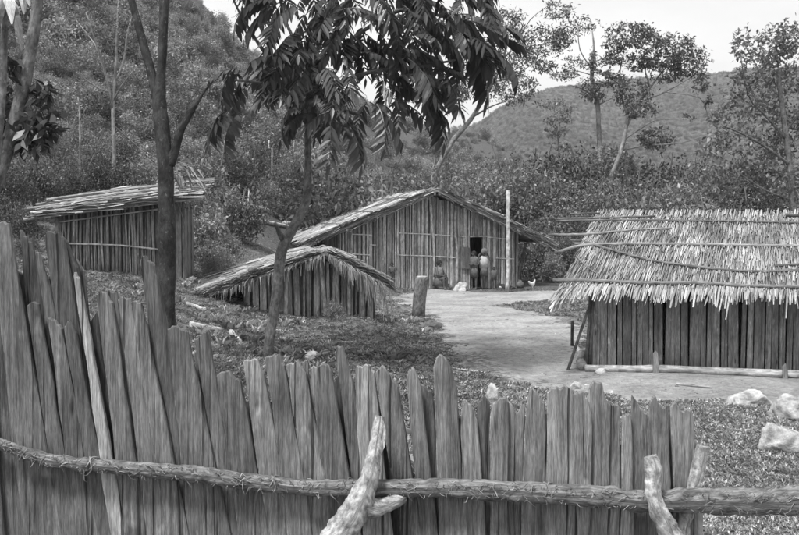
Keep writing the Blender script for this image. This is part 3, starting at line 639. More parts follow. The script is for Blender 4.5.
# ------------------------------------------------------------------ right hut with the long thatched roof
def right_hut():
    A = G(592, 370); B = Vector((at(799, 381, 13.75)))
    ang = -math.radians(17)
    fr = Frame((A.x, A.y, H(A.x, A.y)), ang)
    L = 6.2; D = 4.0
    hut = thing('thatched_hut', 'long low hut with pale strip thatch roof held down by poles, dark plank walls', 'hut', fr(0, 0, 0))
    zw = 1.42
    wall_boards(fr, 0, L, 0, lambda a: zw + .1, hut, M['wallplank'], .08, .19, tone=(.6, 1.25), gap=.008, lean=.025, thick=.04)
    wall_boards(fr, .03, D, 0, lambda a: zw + .1 + min(a, D - a) * .55, hut, M['wallplank'], .2, .3, along=False, tone=(.6, 1.0))
    wall_boards(fr, .03, D, L - .04, lambda a: zw + .1 + min(a, D - a) * .55, hut, M['wallplank'], .25, .4, along=False)
    wall_boards(fr, 0, L, D, lambda a: zw + .1, hut, M['wallplank'], .25, .4)
    # roof
    ez, rz = 1.36, 2.74; eb, rb = -.66, D / 2; la, ra = -.40, L + .5
    E0, E1 = fr(la - .1, eb, ez), fr(ra, eb, ez); R0, R1 = fr(la + .32, rb, rz), fr(ra, rb, rz)
    B0, B1 = fr(la, D + .6, ez), fr(ra, D + .6, ez)
    mb = MB()
    up = Vector((0, 0, .03)); dn = Vector((0, 0, -.03))
    ee0, ee1 = E0.lerp(R0, .13), E1.lerp(R1, .13)
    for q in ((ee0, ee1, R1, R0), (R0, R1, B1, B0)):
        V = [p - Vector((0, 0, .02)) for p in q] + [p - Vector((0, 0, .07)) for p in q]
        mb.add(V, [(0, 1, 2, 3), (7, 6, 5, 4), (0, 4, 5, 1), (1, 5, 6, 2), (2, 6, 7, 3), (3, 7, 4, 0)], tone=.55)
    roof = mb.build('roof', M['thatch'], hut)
    mb = MB()
    slope_thatch(mb, E0.lerp(R0, .06), E1.lerp(R1, .06), R0, R1, 11, 620, .0125, (.28, 1.25), .14, .06, .06, .05, skew=.35, patch=True)
    slope_thatch(mb, B1, B0, R1, R0, 4, 90, .06, (.6, 1.25), .2, .04)
    for i in range(420):                                   # strips folded over the ridge
        s = R.random(); q = R0.lerp(R1, s); l = U(.1, .3); dirn = (E0 - R0).normalized()
        mb.strip([q + Vector((0, 0, U(.02, .07))) - fr.v * (-.08), q + Vector((0, 0, U(.03, .09))), q + dirn * l + Vector((0, 0, .05))], .016 * U(.6, 1.3), fr.u + fr.v * U(-.2, .2), U(.35, 1.3), U(0, .3))
    for i in range(130):                                   # loose left verge
        t = U(-.05, 1); q = E0.lerp(R0, t); dirn = ((E0 - R0).normalized() - fr.u * U(.0, .28)).normalized(); l = U(.2, .5)
        q = q + fr.u * U(-.02, .25)
        mb.strip([q, q + dirn * l * .5 + Vector((0, 0, U(0, .06))), q + dirn * l + Vector((0, 0, U(-.12, .02)))], .026 * U(.6, 1.3), fr.u, U(.5, 1.35), U(0, .3))
    tag(mb.build('thatch', M['thatch'], roof), kind='stuff')
    # hanging eave strips, each its own
    dirn = (E0 - R0).normalized(); n = 290
    for i in range(n):
        s = (i + U(-.4, .4)) / n; s = max(0, s); q = E0.lerp(E1, s) - dirn * U(.12, .3) + Vector((0, 0, .05 + U(0, .02)))
        wv = .5 + .5 * math.sin(s * 40) * math.sin(s * 17 + 1)
        l = (.22 + .34 * wv) * U(.4, 1.25)
        if R.random() < .05: l *= 1.7
        d2 = (dirn * (1.0) + fr.u * (U(-.1, .1) - (.3 * max(0, 1 - s * 11))) ).normalized()
        mb = MB(); mid = q + d2 * l * .55; end = mid + (d2 + Vector((0, 0, -U(.1, .5)))).normalized() * l * .45
        w = U(.013, .03)
        mb.strip([q, mid, end], [w, w * 1.1, w * U(.6, 1)], fr.u + fr.v * U(-.2, .2), U(.6, 1.3), U(.1, .35)); mb.build('eave_strip', M['thatch'], roof)
    # poles over the thatch: (px, py) along the roof surface
    nrm = (E1 - E0).cross(R0 - E0).normalized()
    def on_roof(px, py, lift):
        dx, dz = ray(px, py); d = Vector((dx, 1, dz)); o = Vector((0, 0, CZ)); q = E0 + nrm * lift
        t = (q - o).dot(nrm) / d.dot(nrm); return o + d * t
    for pts, r0_, r1_, tone in [([(557, 219), (600, 218), (655, 216)], .026, .018, .7), ([(556, 221), (620, 220), (700, 221), (770, 222), (830, 224)], .022, .02, .6),
                                ([(549, 235), (590, 234), (630, 230), (672, 228)], .03, .016, 1.15), ([(555, 253), (580, 246), (610, 244), (680, 244), (740, 245), (830, 246)], .03, .022, 1.2),
                                ([(585, 242), (612, 250), (650, 260), (690, 266), (740, 271), (780, 271), (840, 268)], .024, .024, .7), ([(553, 280), (600, 281), (650, 283), (700, 283), (750, 286), (840, 287)], .034, .03, .85),
                                ([(576, 256), (586, 266), (596, 273)], .014, .01, .8), ([(785, 215), (830, 217)], .03, .03, .5), ([(775, 266), (830, 262)], .022, .022, .6), ([(570, 214), (600, 213)], .02, .015, .6)]:
        q = [on_roof(x, y, .075) for x, y in pts]; mb = MB(); mb.tube(subdiv(q, 4), list(np.linspace(r0_, r1_, len(subdiv(q, 4)))), 8, tone, rough=.08); mb.build('roof_pole', M['pole'], roof, True)
    # ridge-pole ends sticking out at the left
    for i in range(9):
        t = U(.45, 1.0); q = E0.lerp(R0, t) + Vector((0, 0, -.03)); mb = MB(); mb.tube([q + fr.u * .4, q - fr.u * U(.05, .3) + Vector((0, 0, U(-.02, .03)))], [.022, .016], 6, U(.4, .8)); mb.build('batten_end', M['pole'], roof)
    # corner poles, leaning sticks
    for (a0, b0, a1, b1, z1, rr) in [(-.05, .05, -.02, .08, 1.5, .04), (-.12, -.02, -.05, .1, 1.45, .03), (-.45, -.05, .02, .0, 1.35, .028), (L + .05, -.05, L + .05, -.05, 1.5, .04)]:
        mb = MB(); mb.tube([fr(a0, b0, -.15), fr((a0 + a1) / 2 + .02, (b0 + b1) / 2, z1 / 2), fr(a1, b1, z1)], [rr, rr * .9, rr * .8], 8, .6, rough=.06); mb.build('corner_pole', M['pole'], hut, True)
    def gp(a_, b_, dz):
        q = fr(a_, b_, 0); return Vector((q.x, q.y, H(q.x, q.y) + dz))
    mb = MB(); mb.tube(subdiv([gp(-.1, -.16, .06), gp(.7, -.22, .05), gp(1.2, -.22, .06), gp(2.4, -.2, .055), gp(4.2, -.22, .06), gp(L + .6, -.2, .06)], 5), .062, 12, 1.0, rough=.07); mb.build('base_log', M['palepole'], hut, True)
    mb = MB(); mb.tube([gp(-.16, -.1, .1), gp(-.24, .35, .1), gp(-.26, .9, .1)], [.085, .08, .075], 10, .8, rough=.07); mb.build('base_log', M['palepole'], hut, True)
    for a, h, w in [(1.08, .42, .055), (3.08, .3, .045)]:
        mb = MB(); mb.prism([(a - w, -.15), (a + w, -.15), (a + w * .8, h - .05), (a + .2 * w, h), (a - w * .9, h - .06)], lambda x, z, d: fr(x - z * .06, -.3 + d, z), .035, 1.1); mb.build('retaining_stake', M['wallplank'], hut)
    # a stone and odd sticks by the corner
    return fr
FR = right_hut()

# ------------------------------------------------------------------ rocks
def rock(px, py, wpx, hpx, label, name='rock', mat=None, tone=None, cat='rock', group=None, seed=0, flat=.75):
    c = G(px, py); k = c.y / F; w = wpx * k; h = hpx * k
    mb = MB(); rr = random.Random(seed + 5); nu, nv = 56, 34; V = []; Fs = []
    cuts = [(Vector((rr.gauss(0, 1), rr.gauss(0, 1), rr.gauss(.3, .8))).normalized(), rr.uniform(.5, .85)) for _ in range(13)]
    for j in range(nv + 1):
        for i in range(nu):
            th = 2 * math.pi * i / nu; ph = math.pi * j / nv; d = Vector((math.cos(th) * math.sin(ph), math.sin(th) * math.sin(ph), math.cos(ph)))
            s = 1.0
            for n_, q in cuts:
                dd = d.dot(n_)
                if dd > 1e-3: s = min(s, q / dd)
            s *= 1 + .10 * mnoise.noise(d * 2.2 + Vector((seed, 0, 0))) + .06 * mnoise.noise(d * 5 + Vector((0, seed, 0))) + .03 * mnoise.noise(d * 12)
            V.append(c + Vector((d.x * s * w * .56, d.y * s * w * .42, h * .24 + d.z * s * h * .78)))
    for j in range(nv):
        for i in range(nu): Fs.append((j * nu + i, (j + 1) * nu + i, (j + 1) * nu + (i + 1) % nu, j * nu + (i + 1) % nu))
    mb.add(V, Fs, [(v.x, v.z, v.y) for v in V], 1.0); o = mb.build(name, mat or M['rock'], None, True); return tag(o, label, cat, group)
rock(750, 406, 50, 19, 'flat-topped grey boulder nearest the thatched hut', seed=1)
rock(790, 420, 44, 26, 'pale rounded boulder at the right edge, behind the largest one', seed=12)
rock(784, 452, 52, 34, 'largest pale boulder, nearest the fence on the right', seed=3)
rock(601, 373, 14, 7, 'small pale stone against the base log of the thatched hut', seed=4)
rock(312, 360, 20, 9, 'white angular stone behind the fence at the foot of the slender tree', seed=5)
rock(461, 291, 17, 10, 'pale hump-shaped stone in front of the gable hut', seed=6)
rock(305, 325, 9, 5, 'small pale stone at the front of the small shed', seed=7)
rock(492, 405, 20, 22, 'bright white stone just behind the fence plank tops', seed=8)
rock(578, 389, 16, 8, 'flat white stone behind the fence near the path edge', seed=9)
rock(735, 437, 9, 4, 'tiny flat white stone on the turf left of the largest boulder', seed=10)
rock(607, 394, 12, 6, 'small light stone behind the fence left of the pale stakes', seed=13)
rock(433, 328, 22, 8, 'dark earth mound at the path edge beside the post', 'earth_mound', M['earth'], cat='mound', seed=14)
def litter(name, label, n, r0, r1, u0, u1, smin, smax, mat, dirt_only, cat):
    """small stones and chips too many to pick apart"""
    mb = MB()
    u = NR.uniform(u0, u1, n); r = np.exp(NR.uniform(math.log(r0), math.log(r1), n)); x = r * (u - CX) / F; d = dirt_mask(x, r)
    for xx, yy, dd in zip(x, r, d):
        if dirt_only and dd < .35: continue
        z = H(xx, yy); q = U(smin, smax) * (1 if R.random() < .85 else 2); rr = random.Random(int(xx * 1e4)); V = []; a0 = U(0, 6.28); ax = U(.6, 1.6)
        for k, (rad, zz) in enumerate(((.8, -.3), (1, .15), (.6, .6))):
            for i in range(6):
                a = a0 + i * 1.047; f = rr.uniform(.75, 1.2); V.append((xx + math.cos(a) * rad * q * f * ax, yy + math.sin(a) * rad * q * f, z + zz * q * f * .8))
        mb.add(V, [(k * 6 + i, k * 6 + (i + 1) % 6, k * 6 + 6 + (i + 1) % 6, k * 6 + 6 + i) for k in range(2) for i in range(6)] + [tuple(range(12, 18))], tone=U(.5, 1.5))
    tag(mb.build(name, mat), label, cat, kind='stuff')
litter('pebbles', 'small stones and crumbs of earth strewn over the path', 900, 12, 36, 390, 830, 0.006, .02, M['pole'], True, 'pebbles')
litter('wood_chips', 'pale chips and crumbs strewn over the turf', 500, 6, 24, 60, 830, .005, .015, M['palepole'], False, 'wood chips')
def log(px0, py0, px1, py1, w, label, mat, name='log', cat='log', lift=.4, group=None, Y=None):
    a = G(px0, py0) if Y is None else at(px0, py0, Y); b = G(px1, py1) if Y is None else at(px1, py1, Y); r = w * a.y / F * .5
    n = 5; pts = []
    for i in range(n):
        q = a.lerp(b, i / (n - 1)); z = H(q.x, q.y) + r * lift * 2 if Y is None else q.z; pts.append(Vector((q.x, q.y, z + U(-.2, .2) * r)))
    mb = MB(); mb.tube(subdiv(pts, 3), [r * (1 - .3 * i / 12) for i in range(13)], 10, U(1.1, 1.4), rough=.06, lump=.25, freq=9); return tag(mb.build(name, mat, None, True), label, cat, group)
log(190, 328, 221, 334, 8, 'short bright white log lying on the bank behind the fence', M['stake'])
log(186, 306, 206, 312, 5, 'thin pale log lying on the bank in front of the lean-to', M['palepole'])
log(231, 334, 240, 344, 6, 'stubby pale log on the bank left of the slender tree', M['palepole'])
log(250, 328, 285, 332, 2.2, 'thin pale stick lying left of the slender tree trunk', M['palepole'], 'stick', 'stick')
log(452, 369, 487, 374, 2.0, 'thin pale stick lying on the turf behind the fence', M['palepole'], 'stick', 'stick')
log(676, 385, 712, 389, 2.5, 'thin stick lying on the path in front of the thatched hut', M['pole'], 'stick', 'stick')
log(575, 345, 586, 369, 4, 'grey pole slanting on the ground at the left corner of the thatched hut', M['palepole'], 'pole', 'pole')
for i, (a, b, c, d, w, lb) in enumerate([(240, 207, 290, 222, 6, 'upper pale felled log on the slope behind the small shed'), (262, 205, 300, 212, 5, 'short pale felled log on the slope beyond the others'),
                                         (285, 226, 335, 216, 6, 'pale felled log slanting up beside the gable hut roof'), (252, 222, 300, 232, 5, 'lowest pale felled log behind the small shed'), (318, 222, 345, 208, 7, 'pale felled log leaning at the left end of the gable hut roof')]):
    log(a, b, c, d, w, lb, M['palepole'], 'felled_log', group='felled logs on the slope')

# ------------------------------------------------------------------ stump post and short posts
def post(px, top, base, w, label, name, mat, lean=0, flatmat=None):
    g = G(px, base); k = g.y / F; zt = at(px, top, g.y).z
    root = thing(name, label, 'post', g)
    mb = MB(); mb.tube([g - Vector((0, 0, .2)), g + Vector((lean * .3, 0, (zt - g.z) * .35)), g + Vector((lean * .8, 0, (zt - g.z) * .8)), Vector((g.x + lean, g.y, zt - .02)), Vector((g.x + lean, g.y, zt + .03))], [w * k * .5, w * k * .48, w * k * .5, w * k * .5, w * k * .4], 12, 1, rough=.05)
    o = mb.build('shaft', mat, root, True); 
    mb = MB(); c = Vector((g.x + lean, g.y, zt + .032)); n = 12; rr = w * k * .39
    mb.tube([c - Vector((0, 0, .005)), c + Vector((0, 0, .02))], [rr, rr * .96], n, 1.2); mb.build('cut_top', M['slat'], root)
    return root
post(418, 278, 317, 14, 'thick weathered post standing alone by the path in front of the gable hut', 'wooden_post', M['greybark'], .1)
post(572, 322, 346, 3, 'thin dark stick standing upright at the left corner of the thatched hut', 'stick', M['darkbark'])

# ------------------------------------------------------------------ gable hut
def gable_hut():
    ang = math.radians(13); A = Vector((at(340, 286, 33.4))); fr = Frame((A.x, A.y, min(H(A.x, A.y), .25)), ang); fr.o.z = 0.02
    W = 7.1; D = 6.5; rid = 3.55
    hut = thing('gable_hut', 'large gabled hut with pale vertical slat wall facing the yard', 'hut', fr(0, 0, 0))
    zt = lambda a: 2.25 + (3.62 - 2.25) * (1 - abs(a - rid) / rid) if a < rid else 2.25 + (3.62 - 2.25) * max(0, 1 - (a - rid) / (W - rid + .15))
    dl, dr = 5.12, 5.62
    wall_boards(fr, 0, dl, 0, zt, hut, M['slat'], .04, .12, 'slat', .03, tone=(.45, 1.45), gap=.008, lean=.035, toptrim=.12)
    wall_boards(fr, dr, W, 0, zt, hut, M['slat'], .04, .12, 'slat', .03, tone=(.45, 1.45), gap=.008, lean=.035, toptrim=.12)
    wall_boards(fr, dl, dr, 0, lambda a: zt(a), hut, M['slat'], .08, .16, 'slat', .03, zb=lambda a: 2.0, tone=(.6, .9))
    wall_boards(fr, .05, D, 0, lambda a: 2.2, hut, M['slat'], .2, .35, 'slat', along=False)
    wall_boards(fr, .05, D, W - .03, lambda a: 2.2, hut, M['slat'], .2, .35, 'slat', along=False)
    wall_boards(fr, 0, W, D, zt, hut, M['slat'], .3, .5, 'slat')
    # inner skin of bark sheets that closes the gaps
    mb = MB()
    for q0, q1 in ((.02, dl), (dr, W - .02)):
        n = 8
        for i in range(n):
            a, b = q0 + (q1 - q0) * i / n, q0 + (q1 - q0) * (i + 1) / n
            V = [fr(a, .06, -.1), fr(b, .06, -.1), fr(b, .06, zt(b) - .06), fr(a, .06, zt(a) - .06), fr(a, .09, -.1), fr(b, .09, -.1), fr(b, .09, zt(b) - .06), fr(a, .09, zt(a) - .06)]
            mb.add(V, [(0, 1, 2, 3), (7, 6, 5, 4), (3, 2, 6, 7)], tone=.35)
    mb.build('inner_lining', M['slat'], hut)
    # door leaf swung open to the left of the doorway
    mb = MB(); mb.prism([(4.72, .75), (5.1, .72), (5.1, 1.55), (4.72, 1.6)], lambda x, z, d: fr(x, -.09 + d, z), .03, .85); mb.build('door', M['wallplank'], hut)
    mb = MB(); mb.tube([fr(dl - .05, -.03, 1.98), fr(dr + .3, -.03, 2.0)], .03, 6, 1.1); mb.build('lintel', M['palepole'], hut)
    # roof
    ez_l, ez_r, rz = 1.94, 1.9, 3.78; la, ra = -1.02, W + .75; fb, bb = -.85, D + .5
    EL0, EL1 = fr(la, fb, ez_l), fr(la, bb, ez_l); RG0, RG1 = fr(rid, fb, rz), fr(rid, bb, rz); ER0, ER1 = fr(ra, fb, ez_r), fr(ra, bb, ez_r)
    mb = MB()
    for q in ((EL1, EL0, RG0, RG1), (ER0, ER1, RG1, RG0)):
        V = [p_.copy() for p_ in q] + [p_ - Vector((0, 0, .1)) for p_ in q]
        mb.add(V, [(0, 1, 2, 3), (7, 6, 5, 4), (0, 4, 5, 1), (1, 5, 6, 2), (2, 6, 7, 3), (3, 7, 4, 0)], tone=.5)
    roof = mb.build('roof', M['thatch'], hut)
    mb = MB()
    slope_thatch(mb, EL1, EL0, RG1, RG0, 8, 120, .07, (.45, 1.4), .2, .12, .3, .08)
    slope_thatch(mb, ER0, ER1, RG0, RG1, 8, 100, .07, (.45, 1.3), .2, .12, .3, .08)
    for (E, Rg, n) in ((EL0, RG0, 420), (ER0, RG0, 360)):      # ragged front verge
        for i in range(n):
            t = U(-.03, 1.0); q = E.lerp(Rg, t); dirn = (E - Rg).normalized(); l = U(.3, .8)
            q = q + fr.v * U(-.04, .12) + Vector((0, 0, U(-.2, .14)))
            mb.strip([q, q + dirn * l * .5 + Vector((0, 0, U(-.03, .03))), q + dirn * l - Vector((0, 0, U(0, .08)))], .045 * U(.5, 1.3), fr.v + Vector((0, 0, U(-.5, .5))), U(.45, 1.3), U(0, .3))
    tag(mb.build('thatch', M['thatch'], roof), kind='stuff')
    for t0, t1, tn in ((.12, .93, .55), (.45, .5, .5), (.2, .22, .6), (.75, .78, .6)):
        q0, q1 = (EL0.lerp(RG0, t0), EL0.lerp(RG0, t1)) if t0 == .12 else (EL0.lerp(RG0, t0), EL1.lerp(RG1, t1))
        off = fr.v * (2.6 if t0 == .12 else -.1) + Vector((0, 0, .13))
        mb = MB(); mb.tube(subdiv([q0 + off, (q0 + q1) / 2 + off + Vector((0, 0, .02)), q1 + off], 3), .05, 8, tn, rough=.06); mb.build('roof_pole', M['pole'], roof, True)
    for i, t in enumerate((.02, .25, .5, .78, .98)):
        for E in (EL0, ER0):
            q = E.lerp(RG0, t) - Vector((0, 0, .16)); mb = MB(); mb.tube([q - fr.v * .05, q + fr.v * 2.5], .045, 7, .7); mb.build('purlin', M['pole'], roof)
    # pale lashed battens and slender poles against the wall
    def onw(px, py, off=-.045):
        dx, dz = ray(px, py); d = Vector((dx, 1, dz)); q = fr(0, off, 0); t = (q - Vector((0, 0, CZ))).dot(fr.v) / d.dot(fr.v); return Vector((0, 0, CZ)) + d * t
    for pts in ([(352, 234), (372, 235)], [(352, 254), (370, 255)], [(399, 233), (425, 234), (455, 236)], [(397, 255), (430, 256), (459, 258)], [(458, 236), (466, 237)], [(488, 237), (507, 239)], [(496, 258), (514, 259)], [(370, 245), (376, 245)]):
        q = [onw(*p_) for p_ in pts]; mb = MB(); mb.tube(q, .022, 6, 1.5); mb.build('batten', M['palepole'], hut)
    for pts, w, tn in (([(430, 197), (432, 225), (434, 250), (434, 288)], .05, 1.2), ([(456, 206), (455, 230), (457, 250), (457, 288)], .05, .9)):
        q = [onw(*p_, -.09) for p_ in pts]; mb = MB(); mb.tube(subdiv(q, 3), w, 8, tn, rough=.05); mb.build('wall_pole', M['palepole'], hut, True)
    return fr, onw
GF, ONW = gable_hut()
def px_stick(name, label, pts, Y, mat, tone=1.0, cat='pole', group=None):
    q = [at(x, y, Y) for x, y, w in pts]; z = H(q[0].x, q[0].y); q[0].z = z - .05
    mb = MB(); mb.tube(subdiv(q, 3), subdiv([w * Y / F * .5 for x, y, w in pts], 3), 8, tone, rough=.05); return tag(mb.build(name, mat, None, True), label, cat, group)
px_stick('wooden_pole', 'tall pale pole standing upright before the right end of the gable hut', [(507, 292, 4), (508, 250, 4), (508, 190, 3.5)], 33.0, M['palepole'])
px_stick('wooden_pole', 'dark pole leaning up to the right eave of the gable hut', [(518, 284, 3), (521, 265, 3), (526, 243, 3)], 34.6, M['darkbark'])

# ------------------------------------------------------------------ small shed with drooping thatch
def small_shed():
    A = at(244, 330, 19.6); ang = math.radians(9); fr = Frame((A.x, A.y, .12), ang); W = 2.95; D = 3.0; rid = 1.78
    shed = thing('small_shed', 'small low shed with drooping palm thatch and rough upright planks', 'shed', fr(0, 0, 0))
    zt = lambda a: 1.08 + (1.64 - 1.08) * (1 - abs(a - rid) / (rid if a < rid else W - rid + .3))
    zb = lambda a: -.25 + a * .06
    wall_boards(fr, 0, W, 0, zt, shed, M['slat'], .09, .2, 'plank', .035, zb, tone=(.5, 1.2), gap=.018, lean=.05, toptrim=.12)
    wall_boards(fr, .05, D, 0, lambda a: 1.1, shed, M['slat'], .15, .28, 'plank', along=False, tone=(.5, .9))
    wall_boards(fr, .05, D, W - .03, lambda a: 1.1, shed, M['slat'], .15, .28, 'plank', along=False)
    wall_boards(fr, 0, W, D, zt, shed, M['slat'], .2, .35, 'plank')
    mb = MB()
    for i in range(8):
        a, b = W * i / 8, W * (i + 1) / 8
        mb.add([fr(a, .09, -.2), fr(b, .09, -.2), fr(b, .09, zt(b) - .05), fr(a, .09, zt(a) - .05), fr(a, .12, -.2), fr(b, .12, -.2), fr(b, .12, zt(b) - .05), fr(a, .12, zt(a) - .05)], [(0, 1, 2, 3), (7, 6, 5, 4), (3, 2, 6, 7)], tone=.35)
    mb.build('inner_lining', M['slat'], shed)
    for a0, z0, a1, z1 in ((1.86, -.1, 1.66, 1.75), (2.35, 0, 2.33, 1.3), (.9, -.1, .95, 1.4), (2.62, 0, 2.64, 1.2)):
        mb = MB(); mb.tube([fr(a0, -.07, z0 - .15), fr((a0 + a1) / 2, -.08, (z0 + z1) / 2), fr(a1, -.07, z1)], .045, 8, 1.0, rough=.08); mb.build('prop_pole', M['palepole'], shed, True)
    la, ra = -.72, W + .08; fb, bb = -.5, D + .4; rz = 1.74
    EL0, EL1 = fr(la, fb, .86), fr(la, bb, .95); RG0, RG1 = fr(rid, fb, rz), fr(rid, bb, rz - .04); ER0, ER1 = fr(ra, fb, 1.08), fr(ra, bb, 1.08)
    mb = MB()
    for q in ((EL1, EL0, RG0, RG1), (ER0, ER1, RG1, RG0)):
        V = [p_.copy() for p_ in q] + [p_ - Vector((0, 0, .07)) for p_ in q]
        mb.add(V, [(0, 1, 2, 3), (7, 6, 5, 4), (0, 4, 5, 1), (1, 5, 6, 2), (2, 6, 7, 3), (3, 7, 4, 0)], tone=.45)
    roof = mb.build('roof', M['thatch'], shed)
    mb = MB(); slope_thatch(mb, EL1, EL0, RG1, RG0, 7, 85, .045, (.25, 1.3), .3, .16, .6, .2); slope_thatch(mb, ER0, ER1, RG0, RG1, 7, 75, .045, (.25, 1.2), .3, .16, .6, .2)
    for (E, n) in ((EL0, 300), (ER0, 300)):
        for i in range(n):
            t = U(-.02, 1.02); q = E.lerp(RG0, t) + fr.v * U(-.02, .15) + Vector((0, 0, U(-.04, .15))); dirn = (E - RG0).normalized(); l = U(.25, .65)
            mb.strip([q, q + dirn * l * .5 + Vector((0, 0, U(-.02, .05))), q + dirn * l - Vector((0, 0, U(0, .15)))], .025 * U(.5, 1.2), fr.v + Vector((0, 0, U(-.5, .5))), U(.45, 1.25), U(0, .3))
    tag(mb.build('thatch', M['thatch'], roof), kind='stuff')
    for i in range(270):                                    # drooping palm leaflets along the front edge
        right = i > 105
        t = U(0, 1); E = ER0 if right else EL0; q = E.lerp(RG0, t) + fr.v * U(-.06, .06) - Vector((0, 0, U(0, .05)))
        l = (U(.3, 1.0) * (1 - .8 * t) if right else U(.1, .34)); o_ = fr.u * (U(.0, .4) if right else U(-.35, .1)) - fr.v * U(0, .25)
        mb = MB(); a = q + o_ * l * .55 - Vector((0, 0, l * .25)); b = q + o_ * l * .8 - Vector((0, 0, l * .95)); w = U(.012, .028)
        mb.strip([q, a, b], [w, w, w * .35], fr.u + fr.v * U(-.6, .6), U(.4, 1.15), U(.1, .35)); mb.build('palm_leaflet', M['thatch'], roof)
    for t in (.25, .6):
        mb = MB(); mb.tube([EL0.lerp(RG0, t) - fr.v * .12 + Vector((0, 0, .12)), EL1.lerp(RG1, t) + Vector((0, 0, .12))], .035, 7, .8, rough=.07); mb.build('roof_pole', M['pole'], roof, True)
    mb = MB(); mb.tube([EL0.lerp(RG0, .35) - fr.v * .25 + Vector((0, 0, .2)), EL0.lerp(RG0, .45) + fr.v * .5 + Vector((0, 0, .16))], .06, 7, .9, rough=.07); mb.build('roof_pole', M['pole'], roof, True)
small_shed()

